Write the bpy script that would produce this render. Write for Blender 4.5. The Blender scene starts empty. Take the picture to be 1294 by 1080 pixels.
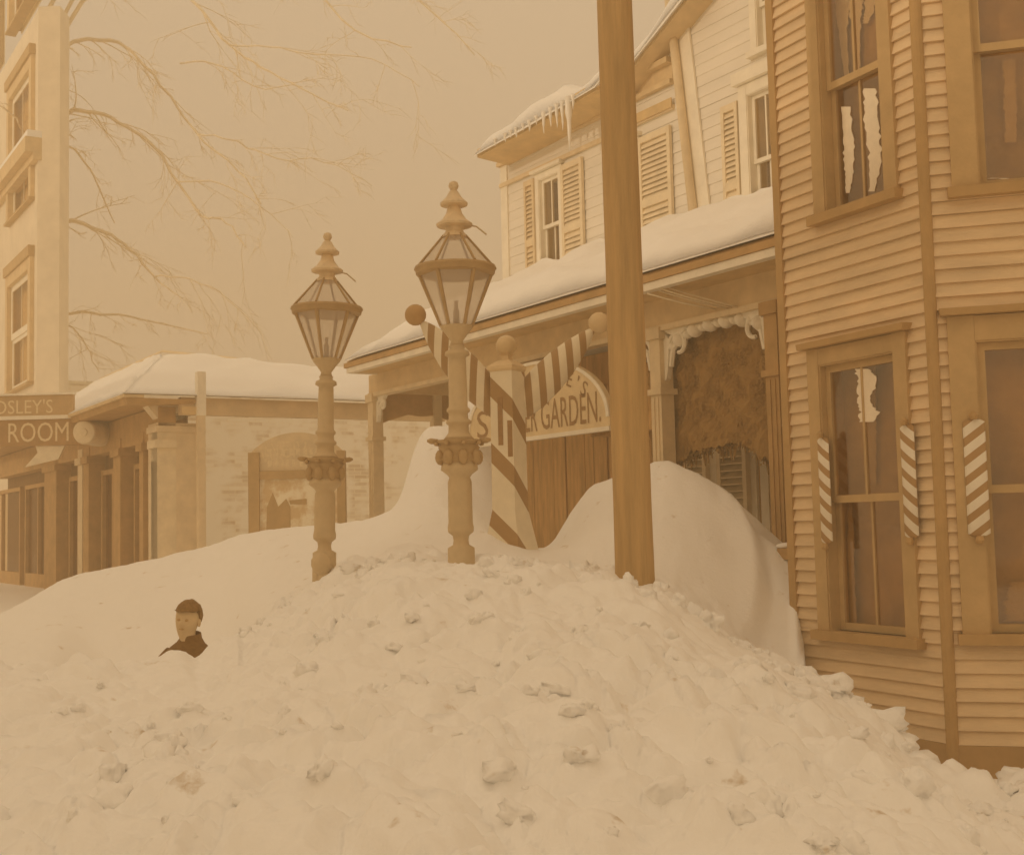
import bpy, math, random
import numpy as np
from mathutils import Vector, Matrix, noise as mn
random.seed(7)
R = math.radians
SC = bpy.context.scene
COL = SC.collection

# ------------------------------------------------------------------ camera
FPX, CX, CY = 1600.0, 647.0, 540.0
EYE = 2.0
TH, RO = R(4.47), R(1.4)
cF = Vector((0, math.cos(TH), math.sin(TH)))
cR0 = Vector((1, 0, 0)); cU0 = Vector((0, -math.sin(TH), math.cos(TH)))
cU = cU0*math.cos(RO) + cR0*math.sin(RO)
cR = cR0*math.cos(RO) - cU0*math.sin(RO)
CAM = Vector((0, 0, EYE))
cam = bpy.data.cameras.new("camera"); camo = bpy.data.objects.new("camera", cam); COL.objects.link(camo)
cam.sensor_width = 36; cam.lens = 36*FPX/1294; cam.clip_end = 500; cam.clip_start = .05
camo.matrix_world = Matrix(((cR.x, cU.x, -cF.x, CAM.x), (cR.y, cU.y, -cF.y, CAM.y), (cR.z, cU.z, -cF.z, CAM.z), (0, 0, 0, 1)))
SC.camera = camo
def ray(px, py): return cF + cR*((px-CX)/FPX) + cU*((CY-py)/FPX)
def at(px, py, Y):
    d = ray(px, py); return CAM + d*(Y/d.y)

# ------------------------------------------------------------------ materials
def nodes(name):
    m = bpy.data.materials.new(name); m.use_nodes = True
    nt = m.node_tree; b = nt.nodes['Principled BSDF']
    return m, nt, b
def math_node(nt, op, a, b=None):
    n = nt.nodes.new('ShaderNodeMath'); n.operation = op
    for i, v in enumerate((a, b)):
        if v is None: continue
        if isinstance(v, (int, float)): n.inputs[i].default_value = v
        else: nt.links.new(v, n.inputs[i])
    return n.outputs[0]
def mat(name, c, rough=.75, var=.12, scale=3.0, bump=.0, bscale=40, stretch=(1, 1, 1), spec=.25, c2=None, thr=None):
    m, nt, b = nodes(name)
    b.inputs['Roughness'].default_value = rough
    b.inputs['Specular IOR Level'].default_value = spec
    tc = nt.nodes.new('ShaderNodeTexCoord'); mp = nt.nodes.new('ShaderNodeMapping')
    mp.inputs['Scale'].default_value = stretch
    nt.links.new(tc.outputs['Object'], mp.inputs['Vector'])
    n = nt.nodes.new('ShaderNodeTexNoise'); n.inputs['Scale'].default_value = scale; n.inputs['Detail'].default_value = 6
    n.inputs['Roughness'].default_value = .65
    nt.links.new(mp.outputs[0], n.inputs['Vector'])
    r = nt.nodes.new('ShaderNodeValToRGB')
    k = [min(1, v*(1+var)) for v in c]; d = c2 if c2 else [v*(1-var) for v in c]
    p0, p1 = thr if thr else (.32, .68)
    r.color_ramp.elements[0].position = p0; r.color_ramp.elements[0].color = (*d, 1)
    r.color_ramp.elements[1].position = p1; r.color_ramp.elements[1].color = (*k, 1)
    nt.links.new(n.outputs['Fac'], r.inputs['Fac']); nt.links.new(r.outputs[0], b.inputs['Base Color'])
    if bump:
        n2 = nt.nodes.new('ShaderNodeTexNoise'); n2.inputs['Scale'].default_value = bscale; n2.inputs['Detail'].default_value = 5
        nt.links.new(mp.outputs[0], n2.inputs['Vector'])
        bp = nt.nodes.new('ShaderNodeBump'); bp.inputs['Strength'].default_value = bump; bp.inputs['Distance'].default_value = .02
        nt.links.new(n2.outputs['Fac'], bp.inputs['Height']); nt.links.new(bp.outputs[0], b.inputs['Normal'])
    return m
def stripe(name, c1, c2, kx, ky, kz, period, duty, off=0):
    m, nt, b = nodes(name); b.inputs['Roughness'].default_value = .7; b.inputs['Specular IOR Level'].default_value = .25
    tc = nt.nodes.new('ShaderNodeTexCoord'); s = nt.nodes.new('ShaderNodeSeparateXYZ')
    nt.links.new(tc.outputs['Object'], s.inputs[0])
    v = math_node(nt, 'ADD', math_node(nt, 'ADD', math_node(nt, 'MULTIPLY', s.outputs[0], kx), math_node(nt, 'MULTIPLY', s.outputs[1], ky)), math_node(nt, 'MULTIPLY', s.outputs[2], kz))
    v = math_node(nt, 'FRACT', math_node(nt, 'ADD', math_node(nt, 'DIVIDE', v, period), 50+off))
    f = math_node(nt, 'GREATER_THAN', v, duty)
    n = nt.nodes.new('ShaderNodeTexNoise'); n.inputs['Scale'].default_value = 9; n.inputs['Detail'].default_value = 5
    nt.links.new(tc.outputs['Object'], n.inputs['Vector'])
    mx = nt.nodes.new('ShaderNodeMix'); mx.data_type = 'RGBA'
    mx.inputs['A'].default_value = (*c1, 1); mx.inputs['B'].default_value = (*c2, 1); nt.links.new(f, mx.inputs['Factor'])
    mx2 = nt.nodes.new('ShaderNodeMix'); mx2.data_type = 'RGBA'; mx2.blend_type = 'MULTIPLY'; mx2.inputs['Factor'].default_value = .22
    nt.links.new(mx.outputs['Result'], mx2.inputs['A']); nt.links.new(n.outputs['Fac'], mx2.inputs['B'])
    nt.links.new(mx2.outputs['Result'], b.inputs['Base Color'])
    return m
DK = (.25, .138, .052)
M = {}
M['siding'] = mat('siding_paint', (.78, .60, .385), var=.15, scale=1.6, stretch=(.6, .6, 3), bump=.25, bscale=30)
M['trim'] = mat('trim_paint', (.56, .39, .195), var=.10, scale=4, bump=.15)
M['skirt'] = mat('skirt_board_paint', (.50, .325, .15), var=.12, scale=3)
M['corner'] = mat('corner_board_paint', (.50, .325, .145), var=.1, scale=4)
M['white_siding'] = mat('pale_siding_paint', (.86, .81, .72), var=.06, scale=1.2, stretch=(.6, .6, 3), bump=.2)
M['white'] = mat('pale_trim_paint', (.91, .85, .72), var=.08, scale=4)
M['cream'] = mat('cream_paint', (.74, .57, .34), var=.10, scale=4)
M['brown'] = mat('brown_paint', (.52, .33, .145), var=.14, scale=4)
M['soffit'] = mat('soffit_boards', (.72, .53, .28), var=.14, scale=3)
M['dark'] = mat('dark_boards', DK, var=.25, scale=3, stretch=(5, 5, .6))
M['iron'] = mat('lamp_iron', (.62, .475, .28), rough=.55, var=.07, scale=9, bump=.06, bscale=60, spec=.4)
M['lampcap'] = mat('lamp_cap_metal', (.78, .62, .40), rough=.5, var=.15, scale=14, spec=.4)
M['pole'] = mat('pole_wood', (.52, .345, .155), var=.17, scale=3.2, stretch=(5, 5, .35), bump=.4, bscale=18)
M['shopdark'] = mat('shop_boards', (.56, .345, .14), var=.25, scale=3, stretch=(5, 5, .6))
M['pier'] = mat('pier_paint', (.80, .66, .46), var=.1, scale=4)
M['beam'] = mat('shed_beam_paint', (.72, .56, .36), var=.1, scale=3)
M['iron_dark'] = mat('capital_iron', (.47, .32, .155), rough=.55, var=.07, scale=9, bump=.06, bscale=60, spec=.4)
M['signtan'] = mat('upper_sign_paint', (.58, .40, .21), var=.1, scale=5)
M['tall_paint'] = mat('tall_house_paint', (.84, .75, .60), var=.08, scale=1.5, bump=.1)
M['stone'] = None
M['louver'] = mat('shutter_paint', (.78, .64, .43), var=.1, scale=5)
M['pale_louver'] = mat('pale_shutter_paint', (.84, .72, .52), var=.1, scale=5)
M['ink'] = mat('letter_paint', (.36, .21, .09), var=.15, scale=20)
M['paleink'] = mat('pale_letter_paint', (.84, .70, .47), var=.1, scale=20)
M['signbrown'] = mat('sign_board_paint', (.46, .28, .125), var=.12, scale=5)
M['signcream'] = mat('sign_cream_paint', (.78, .62, .38), var=.1, scale=5)
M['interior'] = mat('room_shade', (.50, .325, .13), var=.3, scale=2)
M['curtain'] = mat('curtain_cloth', (.88, .78, .60), var=.1, scale=6)
M['vine'] = mat('dry_vine_leaves', (.38, .225, .08), var=.08, scale=5)
M['bark'] = mat('bark', (.80, .70, .53), var=.1, scale=6)
M['skin'] = mat('boy_skin', (.70, .53, .31), rough=.6, var=.06, scale=12)
M['hair'] = mat('boy_hair', (.28, .165, .06), rough=.8, var=.25, scale=60)
M['cloth'] = mat('jacket_wool', (.24, .135, .045), rough=.9, var=.15, scale=40, bump=.2, bscale=200)
M['paper'] = mat('poster_paper', (.97, .90, .72), var=.03, scale=3, c2=(.76, .58, .34), thr=(.44, .56))
M['board'] = mat('billboard_paint', (.93, .80, .57), var=.1, scale=6)
M['cordage'] = mat('frosted_wire', (.86, .74, .54), var=.05)
M['smear'] = mat('window_frost', (.92, .82, .66), var=.06, scale=12)
M['ground'] = mat('ground_earth', (.5, .4, .3))

def snow_mat(name, dirt=True):
    m, nt, b = nodes(name)
    b.inputs['Roughness'].default_value = .85; b.inputs['Specular IOR Level'].default_value = .1
    tc = nt.nodes.new('ShaderNodeTexCoord')
    n = nt.nodes.new('ShaderNodeTexNoise'); n.inputs['Scale'].default_value = 5.5; n.inputs['Detail'].default_value = 8; n.inputs['Roughness'].default_value = .62
    nt.links.new(tc.outputs['Object'], n.inputs['Vector'])
    r = nt.nodes.new('ShaderNodeValToRGB')
    r.color_ramp.elements[0].position = .25; r.color_ramp.elements[0].color = (.62, .50, .36, 1) if dirt else (.90, .88, .85, 1)
    r.color_ramp.elements[1].position = .36; r.color_ramp.elements[1].color = (.965, .955, .935, 1)
    nt.links.new(n.outputs['Fac'], r.inputs['Fac']); nt.links.new(r.outputs[0], b.inputs['Base Color'])
    n2 = nt.nodes.new('ShaderNodeTexNoise'); n2.inputs['Scale'].default_value = 22; n2.inputs['Detail'].default_value = 8; n2.inputs['Roughness'].default_value = .7
    nt.links.new(tc.outputs['Object'], n2.inputs['Vector'])
    bp = nt.nodes.new('ShaderNodeBump'); bp.inputs['Strength'].default_value = .32; bp.inputs['Distance'].default_value = .03
    nt.links.new(n2.outputs['Fac'], bp.inputs['Height']); nt.links.new(bp.outputs[0], b.inputs['Normal'])
    return m
M['snow'] = snow_mat('shovelled_snow'); M['roofsnow'] = snow_mat('roof_snow', False)

def glass_mat(name, refl=.18, tint=(.93, .86, .74), film=0):
    m = bpy.data.materials.new(name); m.use_nodes = True; nt = m.node_tree; nt.nodes.clear()
    o = nt.nodes.new('ShaderNodeOutputMaterial'); t = nt.nodes.new('ShaderNodeBsdfTransparent'); g = nt.nodes.new('ShaderNodeBsdfGlossy')
    t.inputs['Color'].default_value = (*tint, 1); g.inputs['Roughness'].default_value = .04
    mx = nt.nodes.new('ShaderNodeMixShader'); mx.inputs[0].default_value = refl
    nt.links.new(t.outputs[0], mx.inputs[1]); nt.links.new(g.outputs[0], mx.inputs[2]); out = mx.outputs[0]
    if film:
        d = nt.nodes.new('ShaderNodeBsdfTranslucent'); d.inputs['Color'].default_value = (.96, .92, .84, 1)
        d2 = nt.nodes.new('ShaderNodeBsdfDiffuse'); d2.inputs['Color'].default_value = (.96, .92, .84, 1)
        ad = nt.nodes.new('ShaderNodeMixShader'); nt.links.new(d.outputs[0], ad.inputs[1]); nt.links.new(d2.outputs[0], ad.inputs[2])
        m2 = nt.nodes.new('ShaderNodeMixShader'); m2.inputs[0].default_value = film; nt.links.new(out, m2.inputs[1]); nt.links.new(ad.outputs[0], m2.inputs[2]); out = m2.outputs[0]
    nt.links.new(out, o.inputs[0])
    return m
M['glass'] = glass_mat('window_glass', .10); M['lampglass'] = glass_mat('lantern_glass', .10, (.96, .92, .86), .38)
def ice_mat():
    m, nt, b = nodes('icicle_ice'); b.inputs['Base Color'].default_value = (.93, .90, .84, 1); b.inputs['Roughness'].default_value = .25
    return m
M['ice'] = ice_mat()
def stone_mat():
    m, nt, b = nodes('patched_brick'); b.inputs['Roughness'].default_value = .85
    tc = nt.nodes.new('ShaderNodeTexCoord'); mp = nt.nodes.new('ShaderNodeMapping'); mp.inputs['Rotation'].default_value = (R(90), 0, 0)
    nt.links.new(tc.outputs['Object'], mp.inputs['Vector'])
    k = nt.nodes.new('ShaderNodeTexBrick'); k.inputs['Scale'].default_value = 1.0; k.inputs['Brick Width'].default_value = .42; k.inputs['Row Height'].default_value = .13
    k.inputs['Mortar Size'].default_value = .012; k.inputs['Bias'].default_value = -.25
    k.inputs['Color1'].default_value = (.95, .90, .80, 1); k.inputs['Color2'].default_value = (.50, .33, .16, 1); k.inputs['Mortar'].default_value = (.9, .82, .66, 1)
    nt.links.new(mp.outputs[0], k.inputs['Vector'])
    n = nt.nodes.new('ShaderNodeTexNoise'); n.inputs['Scale'].default_value = 1.3; n.inputs['Detail'].default_value = 5; nt.links.new(tc.outputs['Object'], n.inputs['Vector'])
    r = nt.nodes.new('ShaderNodeValToRGB'); r.color_ramp.elements[0].position = .44; r.color_ramp.elements[1].position = .60
    nt.links.new(n.outputs['Fac'], r.inputs['Fac'])
    mx = nt.nodes.new('ShaderNodeMix'); mx.data_type = 'RGBA'; nt.links.new(r.outputs[0], mx.inputs['Factor'])
    mx.inputs['A'].default_value = (.97, .94, .86, 1); nt.links.new(k.outputs['Color'], mx.inputs['B'])
    nt.links.new(mx.outputs['Result'], b.inputs['Base Color'])
    return m
M['stone'] = stone_mat()

# ------------------------------------------------------------------ mesh builder
ORG = {}
class MB:
    def __init__(s): s.v = []; s.f = []
    def add(s, vs, fs):
        n = len(s.v); s.v += [tuple(p) for p in vs]; s.f += [tuple(i+n for i in f) for f in fs]; return s
    def quad(s, a, b, c, d): return s.add([a, b, c, d], [(0, 1, 2, 3)])
    def hexa(s, P):   # 8 points, bottom ring 0-3, top ring 4-7
        return s.add(P, [(3, 2, 1, 0), (4, 5, 6, 7), (0, 1, 5, 4), (1, 2, 6, 5), (2, 3, 7, 6), (3, 0, 4, 7)])
    def box(s, fr, u0, u1, v0, v1, w0, w1):
        p = fr.pt
        return s.hexa([p(u0, v0, w1), p(u1, v0, w1), p(u1, v0, w0), p(u0, v0, w0), p(u0, v1, w1), p(u1, v1, w1), p(u1, v1, w0), p(u0, v1, w0)])
    def prism(s, fr, poly, w0, w1):
        n = len(poly)
        vs = [fr.pt(u, v, w1) for u, v in poly] + [fr.pt(u, v, w0) for u, v in poly]
        return s.add(vs, [tuple(range(n)), tuple(range(2*n-1, n-1, -1))] + [(i, i+n, (i+1) % n+n, (i+1) % n) for i in range(n)])
    def tube(s, pts, rad, n=8, caps=True):
        pts = [Vector(p) for p in pts]; rad = rad if isinstance(rad, (list, tuple)) else [rad]*len(pts)
        vs = []; ref = None
        for i, p in enumerate(pts):
            t = (pts[min(i+1, len(pts)-1)]-pts[max(i-1, 0)]).normalized()
            if ref is None: ref = Vector((0, 0, 1)) if abs(t.z) < .9 else Vector((1, 0, 0))
            a = ref - t*ref.dot(t); a.normalize(); ref = a; b = t.cross(a)
            vs += [p + (a*math.cos(2*math.pi*k/n) + b*math.sin(2*math.pi*k/n))*rad[i] for k in range(n)]
        fs = [(i*n+k, i*n+(k+1) % n, (i+1)*n+(k+1) % n, (i+1)*n+k) for i in range(len(pts)-1) for k in range(n)]
        if caps: fs += [tuple(range(n-1, -1, -1)), tuple(range((len(pts)-1)*n, len(pts)*n))]
        return s.add(vs, fs)
    def lathe(s, prof, n=16, base=(0, 0, 0), axis=(0, 0, 1), rot=0, flute=None):
        base = Vector(base); t = Vector(axis).normalized()
        a = Vector((1, 0, 0)) if abs(t.x) < .9 else Vector((0, 1, 0)); a = (a-t*a.dot(t)).normalized(); b = t.cross(a)
        vs = []
        for r, z in prof:
            for k in range(n):
                an = 2*math.pi*k/n+rot; q = r*(flute(k, z) if flute else 1)
                vs.append(base + t*z + (a*math.cos(an)+b*math.sin(an))*q)
        m = len(prof)
        fs = [(i*n+k, i*n+(k+1) % n, (i+1)*n+(k+1) % n, (i+1)*n+k) for i in range(m-1) for k in range(n)]
        fs += [tuple(range(n-1, -1, -1)), tuple(range((m-1)*n, m*n))]
        return s.add(vs, fs)
    def sphere(s, c, r, n=12, sc=(1, 1, 1)):
        pr = [(math.sin(math.pi*i/n), -math.cos(math.pi*i/n)) for i in range(n+1)]
        c = Vector(c); k0 = len(s.v)
        s.lathe([(max(1e-4, a), b) for a, b in pr], n*2)
        for i in range(k0, len(s.v)):
            x, y, z = s.v[i]; s.v[i] = (c.x+x*r*sc[0], c.y+y*r*sc[1], c.z+z*r*sc[2])
        return s
    def build(s, name, m, parent=None, smooth=False, smooth_angle=None):
        o3 = ORG.get(parent.name, Vector((0, 0, 0))) if parent else Vector((0, 0, 0))
        me = bpy.data.meshes.new(name)
        me.from_pydata([(x-o3.x, y-o3.y, z-o3.z) for x, y, z in s.v], [], s.f); me.update()
        if smooth: me.polygons.foreach_set('use_smooth', [True]*len(me.polygons))
        me.materials.append(M[m] if isinstance(m, str) else m)
        o = bpy.data.objects.new(name, me); COL.objects.link(o)
        if smooth_angle: 
            me.polygons.foreach_set('use_smooth', [True]*len(me.polygons)); me.set_sharp_from_angle(angle=R(smooth_angle))
        if parent: o.parent = parent
        ORG[o.name] = o3
        return o
def tag(o, label=None, cat=None, group=None, kind=None):
    if label: o['label'] = label
    if cat: o['category'] = cat
    if group: o['group'] = group
    if kind: o['kind'] = kind
    return o
def thing(name, loc, label, cat, group=None, local=False):
    o = bpy.data.objects.new(name, None); COL.objects.link(o); o.location = loc; o.empty_display_size = .2
    ORG[o.name] = Vector((0, 0, 0)) if local else Vector(loc)
    return tag(o, label, cat, group)
def copy_tree(o, parent=None):
    c = o.copy(); COL.objects.link(c); c.parent = parent
    for ch in [x for x in COL.objects if x.parent == o]: copy_tree(ch, c)
    return c
class Fr:
    def __init__(s, o, u, w): s.o = Vector(o); s.u = Vector(u).normalized(); s.w = Vector(w).normalized()
    def pt(s, u, v, w=0): return s.o + s.u*u + s.w*w + Vector((0, 0, v))
    def fp(s, px, py, w=0):
        d = ray(px, py); o = s.o + s.w*w
        t = (o-CAM).dot(s.w)/d.dot(s.w); p = CAM + d*t - o
        return p.dot(s.u), p.z
    def U(s, px, py, w=0): return s.fp(px, py, w)[0]
    def V(s, px, py, w=0): return s.fp(px, py, w)[1]

def wall_cells(mb, fr, u0, u1, v0, v1, w0, w1, holes):
    us = sorted({u0, u1, *[min(max(h[k], u0), u1) for h in holes for k in (0, 1)]}); vs = sorted({v0, v1, *[min(max(h[k], v0), v1) for h in holes for k in (2, 3)]})
    for a, b in zip(us, us[1:]):
        for c, d in zip(vs, vs[1:]):
            um, vm = (a+b)/2, (c+d)/2
            if any(h[0] < um < h[1] and h[2] < vm < h[3] for h in holes): continue
            mb.box(fr, a, b, c, d, w0, w1)
def clapboards(mb, fr, u0, u1, v0, v1, e, holes=(), th=.016, rng=None):
    rng = rng or random
    v = v0
    while v < v1-1e-4:
        vt = min(v+e, v1); cuts = sorted({v, vt, *[x for h in holes for x in (h[2], h[3]) if v < x < vt]})
        jit = rng.uniform(-.002, .003); t = th+jit; sag = rng.uniform(-.003, .003)
        for a, b in zip(cuts, cuts[1:]):
            seg = [(u0, u1)]
            for h in holes:
                if h[2] < (a+b)/2 < h[3]:
                    ns = []
                    for x, y in seg:
                        if h[0] > x: ns.append((x, min(y, h[0])))
                        if h[1] < y: ns.append((max(x, h[1]), y))
                    seg = [q for q in ns if q[1]-q[0] > .005]
            wa = t*(1-(a-v)/e)+.001; wb = t*(1-(b-v)/e)+.001
            for x, y in seg:
                mb.quad(fr.pt(x, a+sag, wa), fr.pt(y, a, wa), fr.pt(y, b, wb), fr.pt(x, b, wb))
                mb.quad(fr.pt(x, a+sag, -.01), fr.pt(y, a, -.01), fr.pt(y, a, wa), fr.pt(x, a+sag, wa))
        v = vt

def text_data(s, size):
    cu = bpy.data.curves.new('txt', 'FONT'); cu.body = s; cu.size = size; cu.resolution_u = 3; cu.offset = 0
    o = bpy.data.objects.new('txt', cu); me = bpy.data.meshes.new_from_object(o)
    vs = [v.co.copy() for v in me.vertices]; fs = [tuple(p.vertices) for p in me.polygons]
    bpy.data.objects.remove(o); bpy.data.curves.remove(cu); bpy.data.meshes.remove(me)
    return vs, fs
def put_text(mb, s, fn, size, width=None, height=None):
    vs, fs = text_data(s, size)
    x0, x1 = min(v.x for v in vs), max(v.x for v in vs); y0, y1 = min(v.y for v in vs), max(v.y for v in vs)
    sx = width/(x1-x0) if width else 1; sy = height/(y1-y0) if height else 1
    mb.add([fn((v.x-x0)*sx, (v.y-y0)*sy) for v in vs], fs)

# ------------------------------------------------------------------ world, sun, haze
SUN_EL, SUN_AZ = 16, 238       # azimuth: degrees clockwise from +Y of where the sun stands (behind left of the camera)
w = bpy.data.worlds.new("World"); SC.world = w; w.use_nodes = True; nt = w.node_tree
bg = nt.nodes['Background']; sky = nt.nodes.new('ShaderNodeTexSky'); sky.sky_type = 'NISHITA'; sky.sun_disc = False
sky.sun_elevation = R(SUN_EL); sky.sun_rotation = R(SUN_AZ); sky.air_density = 1.0; sky.dust_density = 6.0; sky.ozone_density = 1
bw = nt.nodes.new('ShaderNodeRGBToBW'); nt.links.new(sky.outputs[0], bw.inputs[0])
tint = nt.nodes.new('ShaderNodeMix'); tint.data_type = 'RGBA'; tint.blend_type = 'MULTIPLY'; tint.inputs['Factor'].default_value = 1
wtc = nt.nodes.new('ShaderNodeTexCoord'); wsp = nt.nodes.new('ShaderNodeSeparateXYZ'); nt.links.new(wtc.outputs['Generated'], wsp.inputs[0])
ZG = 0.5
SKYB = math_node(nt, 'ADD', math_node(nt, 'MULTIPLY', math_node(nt, 'MINIMUM', bw.outputs[0], 12.0), .35), 4.2)
SKYB = math_node(nt, 'MULTIPLY', SKYB, math_node(nt, 'ADD', math_node(nt, 'MULTIPLY', math_node(nt, 'MAXIMUM', wsp.outputs[2], 0.0), ZG), 1.0))
nt.links.new(SKYB, tint.inputs['A']); tint.inputs['B'].default_value = (1.0, .75, .485, 1)
nt.links.new(tint.outputs['Result'], bg.inputs['Color']); bg.inputs['Strength'].default_value = .113
sl = bpy.data.lights.new("sun", 'SUN'); sl.energy = .85; sl.angle = R(1.6); sl.color = (1.0, .80, .56)
so = bpy.data.objects.new("sun", sl); COL.objects.link(so)
sd = Vector((math.sin(R(SUN_AZ))*math.cos(R(SUN_EL)), math.cos(R(SUN_AZ))*math.cos(R(SUN_EL)), math.sin(R(SUN_EL))))
so.rotation_euler = sd.to_track_quat('Z', 'Y').to_euler(); so.location = (0, 0, 30)
SC.view_settings.view_transform = 'Standard'; SC.view_settings.look = 'None'; SC.view_settings.gamma = 1; SC.view_settings.exposure = 0
SC.cycles.max_bounces = 8; SC.cycles.volume_bounces = 1; SC.cycles.transparent_max_bounces = 12
SC.cycles.use_denoising = True

HAZE = .0135
m = bpy.data.materials.new('cold_haze'); m.use_nodes = True; nt = m.node_tree; nt.nodes.clear()
o = nt.nodes.new('ShaderNodeOutputMaterial'); pv = nt.nodes.new('ShaderNodeVolumePrincipled')
pv.inputs['Density'].default_value = HAZE; pv.inputs['Color'].default_value = (1.0, .86, .62, 1)
nt.links.new(pv.outputs[0], o.inputs['Volume'])
hz = MB().box(Fr((0, 0, 0), (1, 0, 0), (0, -1, 0)), -58, 58, -1.2, 17, -78, 42).build('haze', m)
tag(hz, kind='stuff', label='thin pale winter haze hanging over the whole street', cat='haze')

# ------------------------------------------------------------------ snow ground
XF = Fr((0, 0, 0), (1, 0, 0), (0, -1, 0))
gr = MB().box(XF, -56, 56, -.3, -.05, -76, 40).build('ground', 'ground'); tag(gr, kind='structure')
def Z(px, py, Y): return at(px, py, Y).z
# columns: px, crest(depth, py), dip(depth, py), bank(depth, py), front(py at depth 6)
COLS = [
 (-500, 7.4, 850, 9.0, 900, 15, 840, 905),
 (0,    7.4, 838, 9.0, 850, 14, 776, 900),
 (80,   7.4, 838, 9.0, 836, 14, 731, 893),
 (150,  7.5, 838, 8.9, None, 14, 716, 888),
 (200,  7.5, 828, 8.9, None, 14, 704, 884),
 (225,  7.5, 816, 8.9, None, 14, 697, 882),
 (238,  7.5, 822, 8.9, None, 14, 695, 880),
 (243,  7.5, 829, 8.9, None, 14, 694, 880),
 (250,  7.6, 826, 8.9, None, 14, 692, 878),
 (268,  7.7, 814, 8.9, None, 13.8, 687, 876),
 (300,  7.9, 795, 9.2, 790, 13.5, 676, 870),
 (340,  8.3, 768, 9.5, 770, 13, 671, 864),
 (400,  9.2, 736, 10.4, 725, 13, 668, 850),
 (440,  9.2, 716, 10.4, 712, 12.6, 664, 845),
 (480,  9.0, 704, 10.2, 690, 12.4, 652, 842),
 (506,  8.9, 702, 10.0, 690, 12.6, 637, 840),
 (520,  8.8, 702, 10.0, 690, 12.8, 566, 840),
 (534,  8.7, 703, 9.9, 692, 12.9, 538, 839),
 (574,  8.6, 704, 9.8, 698, 12.9, 534, 838),
 (604,  8.5, 703, 9.8, 702, 12.8, 566, 836),
 (622,  8.5, 703, 9.8, 702, 12.7, 588, 836),
 (640,  8.6, 703, 9.8, 702, 12.6, 668, 836),
 (660,  8.6, 706, 9.8, 706, 12.4, 692, 836),
 (690,  8.5, 712, 9.6, 712, 12.0, 697, 836),
 (712,  8.5, 714, 9.6, 716, 11.6, 656, 838),
 (745,  8.4, 720, 9.5, 722, 11.4, 613, 842),
 (775,  8.3, 724, 9.4, 726, 11.3, 606, 844),
 (826,  8.3, 735, 9.3, 735, 11.1, 584, 850),
 (850,  8.3, 752, 9.3, 750, 11.0, 583, 855),
 (900,  8.2, 784, 9.3, 782, 10.8, 609, 872),
 (930,  8.2, 800, 9.3, 812, 10.7, 630, 884),
 (960,  8.1, 816, 9.2, 830, 10.5, 655, 896),
 (990,  8.05, 831, 9.2, 846, 10.35, 679, 908),
 (1001, 8.0, 838, 9.1, 850, 10.2, 690, 914),
 (1007, 8.0, 841, 8.7, 880, 9.6, 900, 916),
 (1030, 7.95, 858, 8.8, 905, 10.1, 880, 926),
 (1080, 7.9, 898, 8.6, 985, 9.8, 980, 955),
 (1130, 7.7, 944, 8.4, 1040, 9.4, 990, 992),
 (1190, 7.5, 986, 8.2, 1080, 9.2, 1000, 1036),
 (1240, 7.5, 996, 8.2, 1080, 9.2, 1000, 1050),
 (1294, 7.4, 984, 8.2, 1080, 9.2, 1000, 1045),
 (1800, 7.4, 1000, 8.2, 1080, 9.2, 1040, 1050),
]
cp = np.array([c[0] for c in COLS], float)
def knots(c):
    px, cd, cpy, dd, dpy, bd, bpy_, fpy = c
    zc, zb = Z(px, cpy, cd), Z(px, bpy_, bd)
    z6 = Z(px, fpy, 6.0)
    if dpy is None: d1 = (cd+.28, .35); d2 = (dd+.1, .30)
    else:
        zd = Z(px, dpy, dd); d1 = (cd+.45*(dd-cd), zc*.5+zd*.5-.03); d2 = (dd, zd)
    t = .5; mid = (d2[0]+(bd-d2[0])*t, d2[1]+(zb-d2[1])*(.5 if dpy is None or px > 620 else .45))
    if dpy is None: mid = (9.9, .75)
    if px > 1010: far = .35
    else: far = .9
    return [(-12, .45), (0, .45), (2.0, .62), (3.8, .5*z6+.42), (6.0, z6), (cd, zc), d1, d2, mid, (bd, zb), (bd+1.6, zb*.55+far*.45), (bd+4, far), (74, far)]
KN0 = np.array([knots(c) for c in COLS])
cp0 = cp; cp = np.arange(-500, 1801, 4.0)
KN = np.stack([np.stack([np.interp(cp, cp0, KN0[:, k, j]) for j in (0, 1)], -1) for k in range(KN0.shape[1])], 1)
CD = np.interp(cp, cp0, [c[1] for c in COLS])
def gs(a, sg):
    n = int(sg*3/4)+1; k = np.exp(-.5*(np.arange(-n, n+1)*4/sg)**2); k /= k.sum(); return np.convolve(np.pad(a, n, mode='edge'), k, 'valid')
for k in range(KN.shape[1]):
    for j in (0, 1):
        if k == 5 and j == 1: sg = 5
        elif k in (3, 4): sg = 30
        elif k in (6, 7, 8): sg = 22
        else: sg = 9
        w_ = np.clip((985-cp)/40, .0, 1); KN[:, k, j] = w_*gs(KN[:, k, j], sg)+(1-w_)*gs(KN[:, k, j], 3 if k > 5 else 6)      # ncol, nknot, 2
pxs = np.concatenate([np.linspace(-2600, -120, 24), np.linspace(-100, 1400, 430), np.linspace(1420, 4000, 24)])
ys = np.concatenate([np.linspace(-11.5, 1.6, 10), np.linspace(1.9, 3.4, 24), np.linspace(3.45, 9.6, 250), np.linspace(9.65, 16, 90), np.linspace(16.5, 73, 30)])
grid = np.zeros((len(pxs), len(ys)))
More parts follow.
